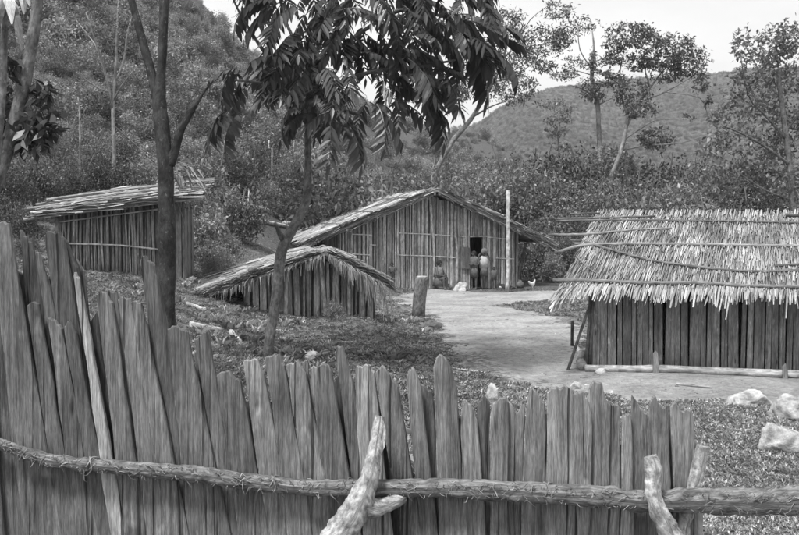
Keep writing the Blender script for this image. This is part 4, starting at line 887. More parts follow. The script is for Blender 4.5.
# ------------------------------------------------------------------ left lean-to with reed wall
def lean_to():
    A = at(60, 260, 20.4); B = at(180, 284, 20.7); ang = math.atan2(B.y - A.y, B.x - A.x); L = (Vector((B.x - A.x, B.y - A.y))).length
    z0 = H(A.x, A.y); z1 = H(B.x, B.y); fr = Frame((A.x, A.y, z0), ang)
    hut = thing('lean_to', 'low lean-to with dark reed wall and flat pole-and-thatch roof behind the forked tree', 'hut', fr(0, 0, 0))
    za = at(66, 213, 20.4).z - z0; zc = at(180, 199, 20.7).z - z0
    zt = lambda a: za + (zc - za) * a / L; zb = lambda a: (z1 - z0) * a / L - .2
    a = 0
    while a < L - .55:                                         # reeds, each a round stick
        r_ = U(.016, .034); mb = MB(); mb.tube([fr(a + U(-.02, .02), U(-.02, .02), zb(a)), fr(a + U(-.03, .03), U(-.02, .02), (zb(a) + zt(a)) / 2), fr(a + U(-.03, .03), U(-.02, .02), zt(a) - U(.0, .08))], [r_, r_, r_ * .9], 6, U(.45, 1.25)); mb.build('reed', M['slat'], hut, True); a += r_ * U(1.9, 2.7)
    wall_boards(fr, L - .55, L + .12, 0, zt, hut, M['wallplank'], .1, .2, 'bark_plank', zb=lambda q: zb(q), tone=(.5, .9))
    wall_boards(fr, .0, 1.7, L + .1, lambda q: zt(L) - .2, hut, M['wallplank'], .12, .22, 'bark_plank', zb=lambda q: zb(L), along=False, tone=(.5, .9))
    wall_boards(fr, .0, L, 1.7, lambda q: zt(q) - .15, hut, M['wallplank'], .25, .4, 'bark_plank', zb=zb, tone=(.4, .7))
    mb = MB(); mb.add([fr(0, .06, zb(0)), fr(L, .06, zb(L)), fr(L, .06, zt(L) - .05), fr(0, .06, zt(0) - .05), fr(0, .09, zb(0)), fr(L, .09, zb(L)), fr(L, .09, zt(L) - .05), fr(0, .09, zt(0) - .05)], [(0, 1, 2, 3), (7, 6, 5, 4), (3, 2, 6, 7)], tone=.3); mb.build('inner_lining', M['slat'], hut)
    for h0, h1, tn in ((.52, .42, 1.3), (.85, .9, .9)):
        mb = MB(); mb.tube(subdiv([fr(-.05, -.06, zt(0) * h0 + zb(0) * (1 - h0)), fr(L * .5, -.07, zt(L / 2) * .5 * (h0 + h1) + zb(L / 2) * (1 - .5 * (h0 + h1)) + .03), fr(L * .92, -.06, zt(L) * h1 + zb(L) * (1 - h1))], 3), .022, 6, tn); mb.build('batten', M['palepole'], hut, True)
    mb = MB(); mb.tube([fr(-.06, -.06, zb(0)), fr(-.02, -.06, zt(0))], .05, 8, 1.1, rough=.06); mb.build('corner_pole', M['pole'], hut, True)
    mb = MB(); mb.tube([fr(L - .3, -.05, zb(L)), fr(L - .26, -.05, zt(L))], .04, 8, 1.4, rough=.06); mb.build('corner_pole', M['palepole'], hut, True)
    q = lambda a, b, dz: fr(a, b, zt(a) + .03 + b * .16 + dz)
    C = [q(-.5, -.45, 0), q(L + .4, -.45, 0), q(L + .4, 2.0, 0), q(-.5, 2.0, 0)]
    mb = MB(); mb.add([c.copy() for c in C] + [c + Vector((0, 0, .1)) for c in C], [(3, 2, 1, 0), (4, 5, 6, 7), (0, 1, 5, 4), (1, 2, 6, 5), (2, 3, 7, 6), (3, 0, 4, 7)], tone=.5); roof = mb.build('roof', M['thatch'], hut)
    mb = MB()
    for i in range(520):
        b = U(-.56, 2.1); a = U(-.65, L + .1); l = U(.4, 1.2); dz = .1 + U(0, .09); db = U(-.15, .15)
        if R.random() < .35: b = U(-.6, -.38); dz = U(-.02, .14)
        e = min(a + l, L + .65)
        mb.strip([q(a, b, dz), q((a + e) / 2, b + db / 2, dz + U(-.02, .04)), q(e, b + db, dz + U(-.04, .04))], .045 * U(.4, 1.3), fr.v + Vector((0, 0, U(-.6, .6))), U(.4, 1.45), U(0, .3))
    tag(mb.build('thatch', M['thatch'], roof), kind='stuff')
    for b in (-.45, -.2, .5, 1.4):
        mb = MB(); mb.tube(subdiv([q(-.65, b, .17 if b > -.4 else -.03), q(L * .5, b + .05, .2 if b > -.4 else -.01), q(L + .55, b, .17 if b > -.4 else -.02)], 4), .035, 7, U(.9, 1.4), rough=.08); mb.build('roof_pole', M['pole'], roof, True)
    # drooping dead leaves over the right end of the roof
    for i in range(26):
        s = q(L - .1 + U(-.3, .5), U(-.3, .6), .5 + U(-.1, .35)); d = Vector((U(-.2, 1), U(-.5, .2), U(-.9, .1))).normalized(); l = U(.4, .9); w = U(.05, .11)
        mb = MB(); mb.strip([s, s + d * l * .5 + Vector((0, 0, .06)), s + d * l - Vector((0, 0, .2))], [w * .6, w, w * .3], d.cross(Vector((0, 0, 1))), U(.25, .9), .25); mb.build('dry_leaf', M['thatch'], roof)
lean_to()

# ------------------------------------------------------------------ trees
def forked_tree():
    t = px_tree('forked_tree', 'dark spotted forked trunk standing before the lean-to, one broken side limb', 13.0,
            [(166, 352, 20), (166, 300, 18), (167, 250, 17), (166, 200, 16), (165, 160, 15), (161, 120, 14.5), (159, 98, 14), (161, 75, 9), (163, 40, 9), (164, 0, 9), (166, -60, 11), (172, -140, 7)],
            [[(157, 100, 10), (152, 75, 9.5), (145, 50, 9), (137, 20, 8), (130, -5, 7), (118, -50, 7), (95, -120, 4)], [(170, 165, 11), (175, 150, 9), (181, 130, 8), (191, 111, 7), (201, 96, 4), (209, 85, 1)],
             [(165, -50, 8), (190, -110, 5), (215, -150, 3)]],
            [(170, -150, 60, 30, 700), (95, -130, 50, 25, 500), (220, -160, 45, 25, 500)], M['darkbark'], M['leaf_dark'], .2, dj=.25)
    return t
forked_tree()

# compound (pinnate) leaves, four shapes shared by all sprays
def frond_mesh(n, L, ll, seed):
    mb = MB(); rr = random.Random(seed); sp = []
    for i in range(7):
        t = i / 6; sp.append(Vector((L * (t - .12 * t * t), 0, -.45 * L * t * t)))
    mb.tube(sp, [.008, .007, .006, .005, .004, .003, .002], 4, .8)
    cur = lambda t: Vector((L * (t - .12 * t * t), 0, -.45 * L * t * t))
    for i in range(n):
        t = .16 + .84 * i / (n - 1); c = cur(t); d = (cur(min(1, t + .02)) - cur(t - .02)).normalized()
        for sgn in ((-1, 1) if i < n - 1 else (0,)):
            l = ll * rr.uniform(.75, 1.15) * (1 - .35 * abs(t - .5)); dirn = (d * (.55 if sgn else 1) + Vector((0, sgn, 0)) * rr.uniform(.6, .95) + Vector((0, 0, -rr.uniform(.1, .9)))).normalized()
            side = dirn.cross(Vector((0, 0, 1)) if abs(dirn.z) < .9 else Vector((1, 0, 0))).normalized(); w = l * .36
            pts = [c, c + dirn * l * .3, c + dirn * l * .65 - Vector((0, 0, l * .06)), c + dirn * l - Vector((0, 0, l * .2))]
            mb.strip(pts, [w * .25, w * .95, w * .8, w * .06], side, rr.uniform(.6, 1.6), .12)
    o = mb.build('leaf_spray', M['leaf_dark']); return o
FR_M = [frond_mesh(8, .66, .235, 1), frond_mesh(7, .56, .225, 2), frond_mesh(9, .76, .245, 3), frond_mesh(6, .45, .21, 4)]
fr_used = set()
def spray(parent, p, az, pitch, sc, kind):
    m = FR_M[kind]
    if kind in fr_used:
        o = m.copy(); COL.objects.link(o)
    else: o = m; fr_used.add(kind)
    o.matrix_world = Matrix.Identity(4); o.location = p; o.rotation_euler = (U(-.4, .4), pitch, az); o.scale = (sc,) * 3
    bpy.context.view_layer.update() if False else None
    o.parent = parent; o.matrix_parent_inverse = parent.matrix_basis.inverted(); return o
def slender_tree():
    Y = 16.0; g = G(268, 357); Y = g.y; k = Y / F
    root = thing('slender_tree', 'slender curving tree with dark drooping compound leaves beside the small shed', 'tree', g)
    mb = MB()
    tr = [(267, 362, 17), (271, 330, 15), (275, 305, 15), (279, 270, 16), (282, 250, 16), (291, 231, 15), (302, 212, 13), (307, 195, 12), (308, 165, 10.5), (308, 140, 10), (308, 105, 9), (315, 60, 8), (328, 10, 6), (340, -40, 5), (345, -90, 3)]
    mb.tube(subdiv([at(x, y, Y) for x, y, w in tr], 4), subdiv([w * k * .34 for x, y, w in tr], 4), 12, 1, rough=.05)
    limbs = [[(284, 242, 7), (279, 232, 5), (275, 223, 3)], [(308, 120, 6), (295, 92, 5), (270, 60, 4), (250, 30, 3), (235, 3, 2), (225, -30, 2)], [(309, 100, 6), (335, 85, 5), (370, 72, 4), (420, 66, 3), (455, 60, 2)],
             [(313, 65, 5), (350, 40, 4), (400, 10, 4), (450, 18, 3), (490, 25, 2)], [(310, 85, 5), (330, 105, 4), (360, 115, 3)], [(300, 100, 4), (270, 85, 3), (235, 80, 2)], [(322, 30, 4), (360, -10, 4), (420, -40, 3), (470, -50, 2)], [(312, 70, 4), (285, 20, 3), (280, -30, 2)]]
    for lm in limbs:
        dy = U(-1.2, 1.2); n = len(lm)
        mb.tube(subdiv([at(x, y, Y + dy * i / (n - 1)) for i, (x, y, w) in enumerate(lm)], 3), subdiv([w * k * .5 for x, y, w in lm], 3), 7, .8)
    mb.build('trunk', M['greybark'], root, True)
    blobs = [(345, 30, 55, 38, 42), (312, 78, 38, 34, 32), (425, 42, 58, 42, 54), (405, 88, 36, 24, 22), (250, 82, 28, 14, 9), (243, 122, 18, 7, 4), (268, 14, 30, 20, 12), (325, 120, 22, 18, 13), (466, 36, 22, 30, 16), (378, 112, 16, 12, 6),
             (300, -25, 60, 20, 18), (420, -25, 70, 22, 24), (350, -60, 80, 25, 20)]
    cx, cy = at(340, 40, Y).x, Y
    for (x, y, rx, ry, n) in blobs:
        for i in range(int(n * 1.1)):
            a = U(0, 6.28); q = math.sqrt(R.random()); p = at(x + math.cos(a) * q * rx, y + math.sin(a) * q * ry - 12, Y + U(-1.5, 1.3))
            out = math.atan2(p.y - cy, p.x - cx) + U(-1.1, 1.1)
            spray(root, p, out, U(-.3, .7), U(.9, 1.35), R.choice((0, 1, 2, 0, 3)))
slender_tree()

px_tree('leaning_tree', 'pale leaning trunk with dark leaf clumps at the left edge', 10.0, [(-48, 330, 17), (-20, 225, 15), (2, 165, 14), (18, 112, 14), (28, 65, 12), (34, 30, 11), (38, 0, 10), (44, -60, 8), (50, -140, 5)],
        [[(36, 22, 4), (50, 13, 3), (66, 8, 2)], [(12, 130, 4), (30, 118, 3), (44, 108, 2)], [(8, 145, 4), (-10, 120, 3), (-25, 100, 2)], [(22, 95, 3), (40, 95, 2), (50, 90, 1.5)]],
        [(40, 122, 17, 14, 70), (30, 140, 12, 9, 40), (42, 92, 10, 10, 30), (-4, 100, 20, 22, 90), (5, 130, 14, 10, 40), (45, -120, 60, 35, 260), (8, 62, 9, 9, 24)], M['greybark'], M['leaf_dark'], .19, dj=.15, n_leaf=6, clump=.5, droop=.9, aspect=.42)
def top_left_plant():
    Y = 9.3; g = G(-30, 420); b = at(4, 110, Y); z = H(b.x, Y)
    root = thing('stalk_plant', 'pale spotted stalk with big drooping dead leaves in the upper left corner', 'plant', (b.x - .15, Y, z))
    mb = MB(); q = [Vector((b.x - .15, Y, z - .1)), at(-6, 200, Y), at(2, 100, Y), at(4, 40, Y), at(5, -20, Y), at(6, -80, Y)]; mb.tube(subdiv(q, 4), subdiv([.045, .042, .038, .034, .03, .02], 4), 10, .9, rough=.05); mb.build('stalk', M['greybark'], root, True)
    for (x0, y0, x1, y1, w, tn) in [(8, 0, 22, 50, .09, .35), (4, -8, 12, 24, .11, 1.6), (18, -14, 24, 14, .1, 1.5), (2, 0, -8, 44, .1, .7), (12, -20, 30, 6, .1, .9), (0, -10, -20, 30, .12, .6), (14, 2, 16, 34, .06, .8)]:
        a, e = at(x0, y0, Y - U(0, .2)), at(x1, y1, Y - U(.1, .4)); m_ = (a + e) / 2 + Vector((.03, -.03, .05)); mb = MB(); mb.strip(subdiv([a, m_, e], 3), subdiv([w * .5, w, w * .15], 3), (1, .3, .1), tn, .3); mb.build('dead_leaf', M['thatch'], root)
top_left_plant()
def bare(name, label, Y, trunk, limbs, mat='palebark', blobs=(), leaf=.12, group=None): return px_tree(name, label, Y, trunk, limbs, list(blobs), M[mat], M['leaf_mid'], leaf, group, dj=.6)
bare('bare_tree', 'thin pale almost leafless tree rising behind the lean-to', 30, [(113, 205, 4.5), (114, 150, 4), (113, 105, 3.4), (116, 65, 2.6), (117, 30, 2), (120, -20, 1.2)],
     [[(113, 110, 3), (107, 80, 2.5), (98, 50, 2), (86, 12, 1.2)], [(98, 50, 1.5), (92, 40, 1.2), (76, 20, .8)], [(116, 80, 2.5), (124, 58, 2), (128, 30, 1.4), (136, 5, .8)], [(114, 100, 2), (122, 85, 1.5), (134, 70, .8)], [(112, 92, 2), (98, 88, 1.2), (76, 72, .8)], [(107, 80, 1.5), (104, 60, 1.2), (108, 40, .6)], [(113, 125, 2), (130, 140, 1.5), (155, 163, 1)]],
     'palebark', [(120, 15, 30, 15, 120), (95, 20, 20, 15, 60)], .14)
bare('bare_tree', 'short pale dead sapling on the left slope edge beyond the shrubs', 33, [(79, 150, 2.5), (80, 120, 2), (78, 97, 1.2)], [[(80, 120, 1.2), (86, 108, .8)]])
G4 = 'dead stems on the slope'
for i, (pp, lb) in enumerate([([(269, 178, 2.4), (268, 160, 2), (269, 140, 1.6)], 'short pale dead stem standing in the scrub left of the slender tree'), ([(273, 200, 2.2), (272, 170, 1.8), (272, 148, 1.2)], 'long pale dead stem standing in the scrub left of the slender tree'),
                              ([(248, 205, 2), (249, 190, 1.6)], 'lowest dead stem on the slope right of the lean-to'), ([(313, 188, 2.6), (322, 170, 2.2), (331, 153, 1.6)], 'pale dead stick leaning right in the scrub behind the slender tree'), ([(294, 195, 3), (292, 165, 2.4), (294, 140, 1.6)], 'dark thin stem just left of the slender tree trunk')]):
    Ys = G(pp[0][0], pp[0][1] + 4).y; q = [at(x, y, Ys) for x, y, w in pp]
    mb = MB(); mb.tube([Vector((q[0].x - .02, Ys, H(q[0].x, Ys) - .15))] + q, [w * 0 + pp[0][2] * Ys / F * .4 for w in (1,)] + [w * Ys / F * .38 for x, y, w in pp], 6, .55 if i == 4 else 1); tag(mb.build('dead_sapling', M['palepole'], None, True), lb, 'sapling', G4)

px_tree('tall_tree', 'tall pale-limbed tree with feathery crown rising behind the gable hut ridge', 50, [(424, 232, 9), (430, 190, 8), (449, 147, 7), (462, 130, 7), (471, 119, 6.5), (481, 103, 5.5), (490, 88, 4.5), (501, 64, 4), (507, 42, 3), (505, 22, 2)],
        [[(466, 126, 4), (461, 112, 3), (459, 100, 2)], [(446, 152, 3.5), (445, 130, 3), (441, 106, 2)], [(474, 116, 3), (492, 106, 2), (510, 100, 1.2)], [(503, 58, 3), (515, 48, 2), (535, 35, 1.5)], [(494, 82, 2.5), (515, 75, 1.6), (535, 62, 1)], [(507, 40, 2), (495, 25, 1.5), (492, 15, 1)], [(487, 94, 2.5), (475, 80, 2), (466, 70, 1)], [(515, 48, 2), (530, 20, 1.2), (552, 3, .8)]],
        [(505, 22, 17, 13, 420), (538, 38, 30, 12, 620), (556, 10, 16, 9, 200), (492, 50, 14, 9, 220), (525, 55, 20, 9, 330), (478, 84, 26, 15, 620), (513, 88, 22, 14, 480), (545, 66, 14, 6, 150), (562, 40, 12, 12, 180), (490, 70, 14, 9, 230), (465, 62, 16, 14, 260), (566, 75, 14, 4, 70), (458, 96, 12, 8, 160), (510, 70, 16, 8, 200)],
        M['palebark'], M['leaf_light'], .26, n_leaf=12, clump=.3, dj=1.0)
px_tree('dead_topped_tree', 'straight pale trunk with sparse creeper-clad top right of the feathery tree', 49, [(600, 250, 9), (600, 205, 8), (600, 170, 7), (599, 130, 6.5), (597, 100, 6), (592, 80, 5), (592, 65, 5), (594, 48, 3), (592, 30, 1.5)],
        [[(597, 100, 2.5), (585, 90, 2), (570, 85, 1)], [(593, 70, 2), (580, 50, 1.5), (578, 25, 1)], [(578, 30, 1), (570, 22, .8), (566, 15, .5)], [(598, 105, 2), (612, 98, 1.4), (622, 96, .8)], [(592, 75, 2), (572, 70, 1.2), (556, 74, .8)]],
        [(593, 62, 4, 12, 170), (590, 88, 11, 10, 260), (597, 95, 8, 7, 120), (580, 24, 18, 8, 170), (572, 64, 14, 8, 130), (600, 178, 10, 30, 500), (558, 76, 10, 3, 50), (604, 70, 8, 6, 80)], M['palebark'], M['leaf_mid'], .24, n_leaf=10, dj=.6)
px_tree('umbrella_tree', 'spreading umbrella-crowned tree with leaning pale trunk behind the thatched hut', 47, [(606, 245, 8), (609, 190, 7), (616, 165, 6.5), (622, 148, 6), (626, 128, 5), (628, 110, 4)],
        [[(626, 128, 4), (636, 108, 3.5), (650, 88, 3), (662, 72, 2.2), (674, 58, 1.5)], [(627, 115, 3), (622, 98, 2.5), (619, 80, 2), (624, 50, 1.2)], [(622, 150, 3), (638, 147, 2), (652, 142, 1)], [(650, 88, 2), (645, 70, 1.5), (640, 52, 1)], [(640, 102, 2.5), (665, 92, 2), (690, 78, 1.2)], [(624, 140, 2), (645, 126, 1.2), (660, 118, .8)], [(652, 145, 2), (680, 143, 1.4), (704, 136, .8)], [(665, 92, 1.5), (700, 98, 1.2), (708, 118, .8)], [(655, 120, 1.2), (690, 118, .8)]],
        [(628, 33, 24, 9, 480), (650, 42, 18, 9, 330), (674, 46, 19, 11, 430), (690, 62, 19, 14, 520), (660, 60, 20, 8, 330), (636, 62, 16, 8, 280), (612, 56, 11, 7, 170), (632, 92, 17, 15, 480), (642, 110, 16, 9, 250), (655, 138, 17, 11, 380), (700, 82, 8, 10, 130), (708, 98, 6, 6, 60), (612, 78, 12, 8, 180), (668, 74, 20, 8, 260), (690, 118, 8, 4, 30), (618, 45, 12, 7, 150)],
        M['palebark'], M['leaf_mid'], .25, n_leaf=12, clump=.3, dj=.9)
px_tree('young_tree', 'small slim young tree standing alone against the far hill', 58, [(556, 250, 4), (558, 190, 3), (559, 150, 2.5), (556, 120, 1.8), (553, 104, 1)], [[(558, 140, 1.2), (566, 126, .8)], [(557, 130, 1.2), (546, 120, .8)]],
        [(552, 104, 14, 5, 170), (558, 118, 13, 7, 220), (556, 132, 11, 6, 150), (566, 110, 7, 4, 60), (562, 145, 9, 5, 90)], M['palebark'], M['leaf_mid'], .26, n_leaf=10)
px_tree('loose_tree', 'loose-crowned broad tree filling the right edge behind the thatched hut', 32, [(795, 262, 8), (793, 210, 7), (789, 160, 6), (784, 120, 5), (779, 80, 4), (776, 50, 2.5), (778, 30, 1.5)],
        [[(790, 165, 3), (770, 150, 2.5), (745, 135, 2), (722, 125, 1)], [(787, 140, 3), (765, 115, 2.2), (748, 95, 1.5), (740, 50, 1)], [(782, 100, 2.5), (762, 75, 1.6), (745, 45, 1)], [(793, 200, 2.5), (765, 190, 1.8), (738, 172, 1)], [(786, 130, 2.5), (805, 105, 2), (815, 70, 1)], [(745, 180, 1.4), (760, 192, 1.6), (778, 206, 1.8)]],
        [(774, 44, 20, 20, 300), (792, 36, 16, 14, 180), (742, 44, 8, 14, 90), (756, 66, 20, 16, 230), (742, 88, 18, 14, 190), (785, 82, 22, 18, 300), (722, 112, 14, 12, 130), (760, 108, 26, 18, 340), (792, 122, 20, 18, 270), (735, 138, 24, 14, 260), (770, 148, 26, 16, 330), (715, 150, 15, 12, 130), (745, 172, 28, 14, 300), (786, 180, 24, 18, 300), (722, 188, 20, 12, 160), (820, 60, 20, 30, 250), (825, 130, 25, 40, 400), (708, 172, 12, 12, 90)],
        M['greybark'], M['leaf_mid'], .21, n_leaf=9, clump=.34, dj=1.1, aspect=.5)

# ------------------------------------------------------------------ people and animals
def person(name, label, loc, yaw, h, joints, radii, edges, clothes=()):
    me = bpy.data.meshes.new('body'); keys = list(joints); V = [Vector(joints[k]) * h for k in keys]
    me.from_pydata(V, [(keys.index(a), keys.index(b)) for a, b in edges], []); me.materials.append(M['skin'])
    root = thing(name, label, 'person', loc); root.rotation_euler = (0, 0, yaw)
    o = bpy.data.objects.new('body', me); COL.objects.link(o); o.parent = root
    sk = o.modifiers.new('skin', 'SKIN'); sk.use_smooth_shade = True
    for i, k in enumerate(keys):
        q = radii[k] * h; me.skin_vertices[0].data[i].radius = (q, q); me.skin_vertices[0].data[i].use_root = (k == 'pelvis')
    ss = o.modifiers.new('sub', 'SUBSURF'); ss.levels = 2; ss.render_levels = 2
    hd = Vector(joints['head']) * h; mb = MB(); n = 12; Vv = []; Fs = []; rr = radii['head'] * h * 1.12
    for j in range(7):
        for i in range(n):
            th = 2 * math.pi * i / n; ph = math.pi * .62 * j / 6; Vv.append(hd + Vector((math.cos(th) * math.sin(ph) * rr, math.sin(th) * math.sin(ph) * rr * 1.08 - rr * .12, math.cos(ph) * rr * 1.2 + rr * .3)))
    for j in range(6):
        for i in range(n): Fs.append((j * n + i, (j + 1) * n + i, (j + 1) * n + (i + 1) % n, j * n + (i + 1) % n))
    mb.add(Vv, Fs); q = mb.build('hair', M['hair'], None, True); q.parent = root
    for sx in (-1, 1):                                                # eyes
        mb = MB(); c = hd + Vector((sx * .024 * h, radii['head'] * h * .9, .012 * h)); mb.tube([c, c + Vector((0, .006 * h, 0))], [.009 * h, .004 * h], 6, 1); e = mb.build('eye', M['cloth_pale'], None, True); e.parent = root
    for nm, prof, mat, cen in clothes:                                # clothes as lathed shells: (z, rx, ry) rows
        mb = MB(); n = 16; Vv = []; Fs = []
        for (z, rx, ry) in prof:
            for i in range(n):
                th = 2 * math.pi * i / n; w = 1 + .1 * math.sin(th * 7 + z * 6); Vv.append((cen[0] * h + math.cos(th) * rx * h * w, cen[1] * h + math.sin(th) * ry * h * w, z * h))
        for j in range(len(prof) - 1):
            for i in range(n): Fs.append((j * n + i, j * n + (i + 1) % n, (j + 1) * n + (i + 1) % n, (j + 1) * n + i))
        mb.add(Vv, Fs); q = mb.build(nm, mat, None, True); q.parent = root
        q.modifiers.new('thick', 'SOLIDIFY').thickness = .012
    return root
RAD = dict(pelvis=.078, waist=.07, chest=.082, neck=.036, head=.058, crown=.05, nose=.016, sl=.042, sr=.042, el=.028, er=.028, wl=.02, wr=.02, pl=.022, pr=.022, hl=.055, hr=.055, kl=.038, kr=.038, al=.025, ar=.025, tl=.02, tr=.02, jl=.024, jr=.024)
def skel(arms, legs, lean=0.0, off=(0, 0, 0)):
    """arms/legs: dicts of joints; front is +y"""
    J = dict(pelvis=(0, 0, .52), waist=(0, lean * .3, .62), chest=(0, lean * .7, .74), neck=(0, lean, .845), head=(0, lean + .012, .905), crown=(0, lean + .004, .95), nose=(0, lean + .075, .902), sl=(-.105, lean * .85, .80), sr=(.105, lean * .85, .80))
    J.update(arms); J.update(legs); Rr_ = dict(RAD)
    E = [('pelvis', 'waist'), ('waist', 'chest'), ('chest', 'neck'), ('neck', 'head'), ('head', 'crown'), ('head', 'nose'), ('chest', 'sl'), ('chest', 'sr'), ('sl', 'el'), ('sr', 'er'), ('el', 'wl'), ('er', 'wr'), ('wl', 'pl'), ('wr', 'pr'), ('pelvis', 'hl'), ('pelvis', 'hr'), ('hl', 'kl'), ('hr', 'kr'), ('kl', 'al'), ('kr', 'ar'), ('al', 'jl'), ('ar', 'jr'), ('jl', 'tl'), ('jr', 'tr')]
    for s in 'lr':
        w, p_ = Vector(J['w' + s]), Vector(J['p' + s]); d = (p_ - w).normalized(); sd = d.cross(Vector((0, 1, 0)) if abs(d.y) < .8 else Vector((1, 0, 0))).normalized()
        for i, (q, ln) in enumerate(((-.022, .04), (-.008, .05), (.006, .046), (.02, .036), (.034, .022))):
            k = 'f%d%s' % (i, s); J[k] = tuple((p_ if i < 4 else w + d * .012) + sd * q + d * ln); Rr_[k] = .0065; E.append(('p' + s if i < 4 else 'w' + s, k))
    if off != (0, 0, 0): J = {k: tuple(Vector(v) + Vector(off)) for k, v in J.items()}
    return J, Rr_, E
LEGS = dict(hl=(-.055, 0, .5), hr=(.055, 0, .5), kl=(-.058, .01, .28), kr=(.058, .012, .28), al=(-.06, 0, .05), ar=(.062, -.005, .05), jl=(-.06, .02, .022), jr=(.062, .015, .022), tl=(-.065, .085, .015), tr=(.07, .08, .015))
ARM_FOLD = dict(el=(-.14, .02, .65), er=(.14, .02, .65), wl=(-.03, .10, .64), wr=(.03, .11, .66), pl=(.01, .115, .645), pr=(-.01, .125, .665))
ARM_DOWN = dict(el=(-.14, -.02, .63), er=(.14, -.02, .63), wl=(-.145, .02, .49), wr=(.145, .02, .49), pl=(-.145, .03, .45), pr=(.145, .03, .45))
ARM_UP = dict(el=(-.17, .02, .72), er=(.17, .02, .74), wl=(-.13, .05, .86), wr=(.12, .05, .88), pl=(-.10, .05, .90), pr=(.09, .05, .92))
def stand(px, py, back=0.0):
    q = ONW(px, py, -.35 - back); return Vector((q.x, q.y, H(q.x, q.y)))
c = stand(392, 286); person('person', 'small bare child standing with folded arms against the gable hut wall', c, math.pi, .98, *skel(ARM_FOLD, LEGS))
SIT = dict(hl=(-.06, .02, .5), hr=(.06, .02, .5), kl=(-.08, .2, .60), kr=(.08, .21, .58), al=(-.07, .2, .36), ar=(.07, .22, .36), jl=(-.07, .21, .33), jr=(.07, .23, .33), tl=(-.075, .28, .325), tr=(.075, .3, .325))
ARM_KNEE = dict(el=(-.14, .08, .64), er=(.14, .08, .64), wl=(-.07, .19, .65), wr=(.06, .2, .64), pl=(-.04, .215, .645), pr=(.03, .225, .64))
c = stand(438, 287, .1); person('person', 'person in a light shawl sitting on the ground against the gable hut wall', c, -2.2, 1.6, *skel(ARM_KNEE, SIT, .03, (0, 0, -.31)),
       clothes=[('shawl', [(.52, .085, .07), (.47, .125, .095), (.38, .13, .10), (.28, .12, .105)], M['cloth_mid'], (0, .01)), ('skirt', [(.28, .11, .1), (.2, .13, .13), (.06, .14, .15)], M['cloth_dark'], (0, .04))])
c = stand(484, 290, .1); P3 = person('person', 'standing person with pale cloth over the shoulders carrying a net bag at the doorway', c, .15, 1.5, *skel(ARM_UP, LEGS, .02),
       clothes=[('shoulder_cloth', [(.86, .045, .05), (.82, .1, .075), (.72, .108, .09), (.56, .115, .095)], M['cloth_pale'], (0, .01)), ('skirt', [(.6, .085, .07), (.5, .1, .085), (.34, .105, .09)], M['cloth_dark'], (0, 0))])
c2 = c + Vector((0, -.06, 1.5 * .93))
mb = MB(); Vv = []; Fs = []; n = 16
for j in range(9):
    ph = math.pi * j / 8
    for i in range(n): th = 2 * math.pi * i / n; Vv.append(c2 + Vector((math.cos(th) * math.sin(ph) * .125, math.sin(th) * math.sin(ph) * .13, -math.cos(ph) * .11 + .07 + .03 * math.sin(th * 3))))
for j in range(8):
    for i in range(n): Fs.append((j * n + i, j * n + (i + 1) % n, (j + 1) * n + (i + 1) % n, (j + 1) * n + i))
mb.add(Vv, Fs); tag(mb.build('net_bag', M['netbag'], None, True), 'bulging net bag carried on the head of the person at the doorway', 'bag')
c = stand(474, 289, .05); person('person', 'person in dark clothes standing beside the doorway of the gable hut', c, 2.6, 1.5, *skel(ARM_FOLD, LEGS, .01),
       clothes=[('skirt', [(.6, .085, .07), (.48, .098, .08), (.32, .1, .085)], M['cloth_dark'], (0, 0)), ('shirt', [(.85, .05, .05), (.8, .115, .075), (.7, .115, .08), (.58, .1, .08)], M['cloth_dark'], (0, 0))])
c = stand(494, 290, .2); person('person', 'small child in dark clothes standing right of the person with the net bag', c, 2.9, .88, *skel(ARM_DOWN, LEGS),
       clothes=[('shirt', [(.83, .05, .05), (.8, .12, .075), (.7, .12, .085), (.42, .12, .1)], M['cloth_dark'], (0, 0))])
def animal(name, label, cat, loc, yaw, sc, V, Rd, E, mat, extra=()):
    me = bpy.data.meshes.new('body'); me.from_pydata([Vector(v) * sc for v in V], E, []); me.materials.append(mat)
    root = thing(name, label, cat, loc); root.rotation_euler = (0, 0, yaw); o = bpy.data.objects.new('body', me); COL.objects.link(o); o.parent = root
    sk = o.modifiers.new('skin', 'SKIN'); sk.use_smooth_shade = True
    for i, q in enumerate(Rd): me.skin_vertices[0].data[i].radius = (q * sc,) * 2; me.skin_vertices[0].data[i].use_root = (i == 0)
    o.modifiers.new('sub', 'SUBSURF').render_levels = 2
    for nm, pts, rad, mt in extra:
        mb = MB(); mb.tube([Vector(p_) * sc for p_ in pts], [r_ * sc for r_ in rad], 8); q = mb.build(nm, mt, None, True); q.parent = root
    return root
# lying dog: x forward
DV = [(-.28, 0, .1), (-.1, 0, .13), (.1, 0, .15), (.24, 0, .15), (.33, 0, .22), (.41, 0, .27), (.5, 0, .24), (-.4, .02, .06), (-.55, .1, .03), (.2, .1, .07), (.34, .11, .03), (.46, .11, .025), (.2, -.1, .07), (.34, -.11, .03), (.46, -.11, .025), (-.24, .13, .09), (-.1, .17, .05), (-.2, .2, .025), (-.05, .21, .022), (-.24, -.13, .09), (-.1, -.17, .05), (-.2, -.2, .025), (-.05, -.21, .022), (.38, .05, .335), (.38, -.05, .335)]
DR = [.1, .105, .12, .11, .07, .065, .035, .03, .012, .045, .03, .024, .045, .03, .024, .06, .04, .025, .022, .06, .04, .025, .022, .015, .015]
DE = [(0, 1), (1, 2), (2, 3), (3, 4), (4, 5), (5, 6), (0, 7), (7, 8), (3, 9), (9, 10), (10, 11), (3, 12), (12, 13), (13, 14), (0, 15), (15, 16), (16, 17), (17, 18), (0, 19), (19, 20), (20, 21), (21, 22), (5, 23), (5, 24)]
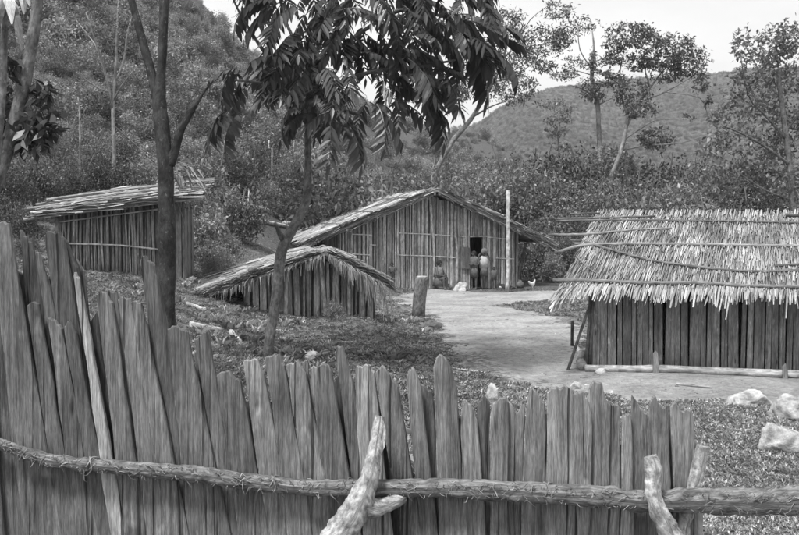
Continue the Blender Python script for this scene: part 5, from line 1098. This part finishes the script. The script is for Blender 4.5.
animal('dog', 'dark dog with a white chest lying in front of the tall pole', 'dog', stand(507, 289, .5), .25 + math.pi, .8, DV, DR, DE, M['fur_dark'], [('chest_patch', [(.26, 0, .1), (.36, 0, .14), (.4, 0, .2)], [.085, .078, .03], M['feather'])])
HV = [(0, 0, .2), (.09, 0, .22), (.15, 0, .3), (.17, 0, .38), (.235, 0, .37), (-.12, 0, .24), (-.22, 0, .34), (.0, .04, .1), (.0, .04, .01), (.05, .05, .008), (.0, -.04, .1), (.0, -.04, .01), (.05, -.05, .008)]
HR = [.1, .085, .045, .036, .008, .075, .035, .03, .008, .006, .03, .008, .006]
HE = [(0, 1), (1, 2), (2, 3), (3, 4), (0, 5), (5, 6), (0, 7), (7, 8), (8, 9), (0, 10), (10, 11), (11, 12)]
animal('hen', 'white hen pecking about right of the gable hut', 'hen', stand(532, 288, .4), .6, .85, HV, HR, HE, M['feather'], [('comb', [(.13, 0, .41), (.17, 0, .425), (.2, 0, .41)], [.006, .012, .005], M['cloth_mid'])])
def basket(px, py, rpx, label, mat):
    g = stand(px, py, .1); r_ = rpx * g.y / F; root = thing('bundle', label, 'bundle', g); mb = MB(); n = 16; Vv = []; Fs = []
    prof = [(.0, .0), (.6, .0), (.95, .35), (1.0, .8), (.8, 1.3), (.45, 1.6), (.3, 1.8), (.36, 1.95), (.0, 1.9)]
    for a, z in prof:
        for i in range(n): th = 2 * math.pi * i / n; k = 1 + .08 * math.sin(3 * th + z * 2); Vv.append(g + Vector((math.cos(th) * a * r_ * k, math.sin(th) * a * r_ * k, z * r_)))
    for j in range(len(prof) - 1):
        for i in range(n): Fs.append((j * n + i, j * n + (i + 1) % n, (j + 1) * n + (i + 1) % n, (j + 1) * n + i))
    mb.add(Vv, Fs); mb.build('sack', mat, root, True)
    mb = MB(); mb.tube([g + Vector((math.cos(a) * r_ * .33, math.sin(a) * r_ * .33, r_ * 1.8)) for a in np.linspace(0, 6.6, 16)], r_ * .06, 5, 1); mb.build('tie_cord', M['rail'], root, True)
basket(520, 286, 4.2, 'dark tied bundle on the ground at the right corner of the gable hut', M['cloth_dark'])
basket(449, 288, 3.0, 'small pale tied bundle on the ground right of the sitting person', M['cloth_mid'])

# ------------------------------------------------------------------ thin air over the valley
def haze():
    m = bpy.data.materials.new('valley_haze'); m.use_nodes = True; nt = m.node_tree; nt.nodes.clear()
    out = nt.nodes.new("ShaderNodeOutputMaterial"); pv = nt.nodes.new("ShaderNodeVolumePrincipled"); pv.inputs['Density'].default_value = .0004
    pv.inputs['Color'].default_value = (.9, .9, .9, 1); pv.inputs['Anisotropy'].default_value = .2; nt.links.new(pv.outputs[0], out.inputs['Volume'])
    a, b0, b1 = 1900, -30, 190; V = [(x, y, z) for z in (b0, b1) for x, y in ((-a, -a), (a, -a), (a, a), (-a, a))]
    me = bpy.data.meshes.new('haze'); me.from_pydata(V, [], [(3, 2, 1, 0), (4, 5, 6, 7), (0, 1, 5, 4), (1, 2, 6, 5), (2, 3, 7, 6), (3, 0, 4, 7)]); me.materials.append(m)
    o = bpy.data.objects.new('haze', me); COL.objects.link(o); tag(o, kind='stuff')
haze()
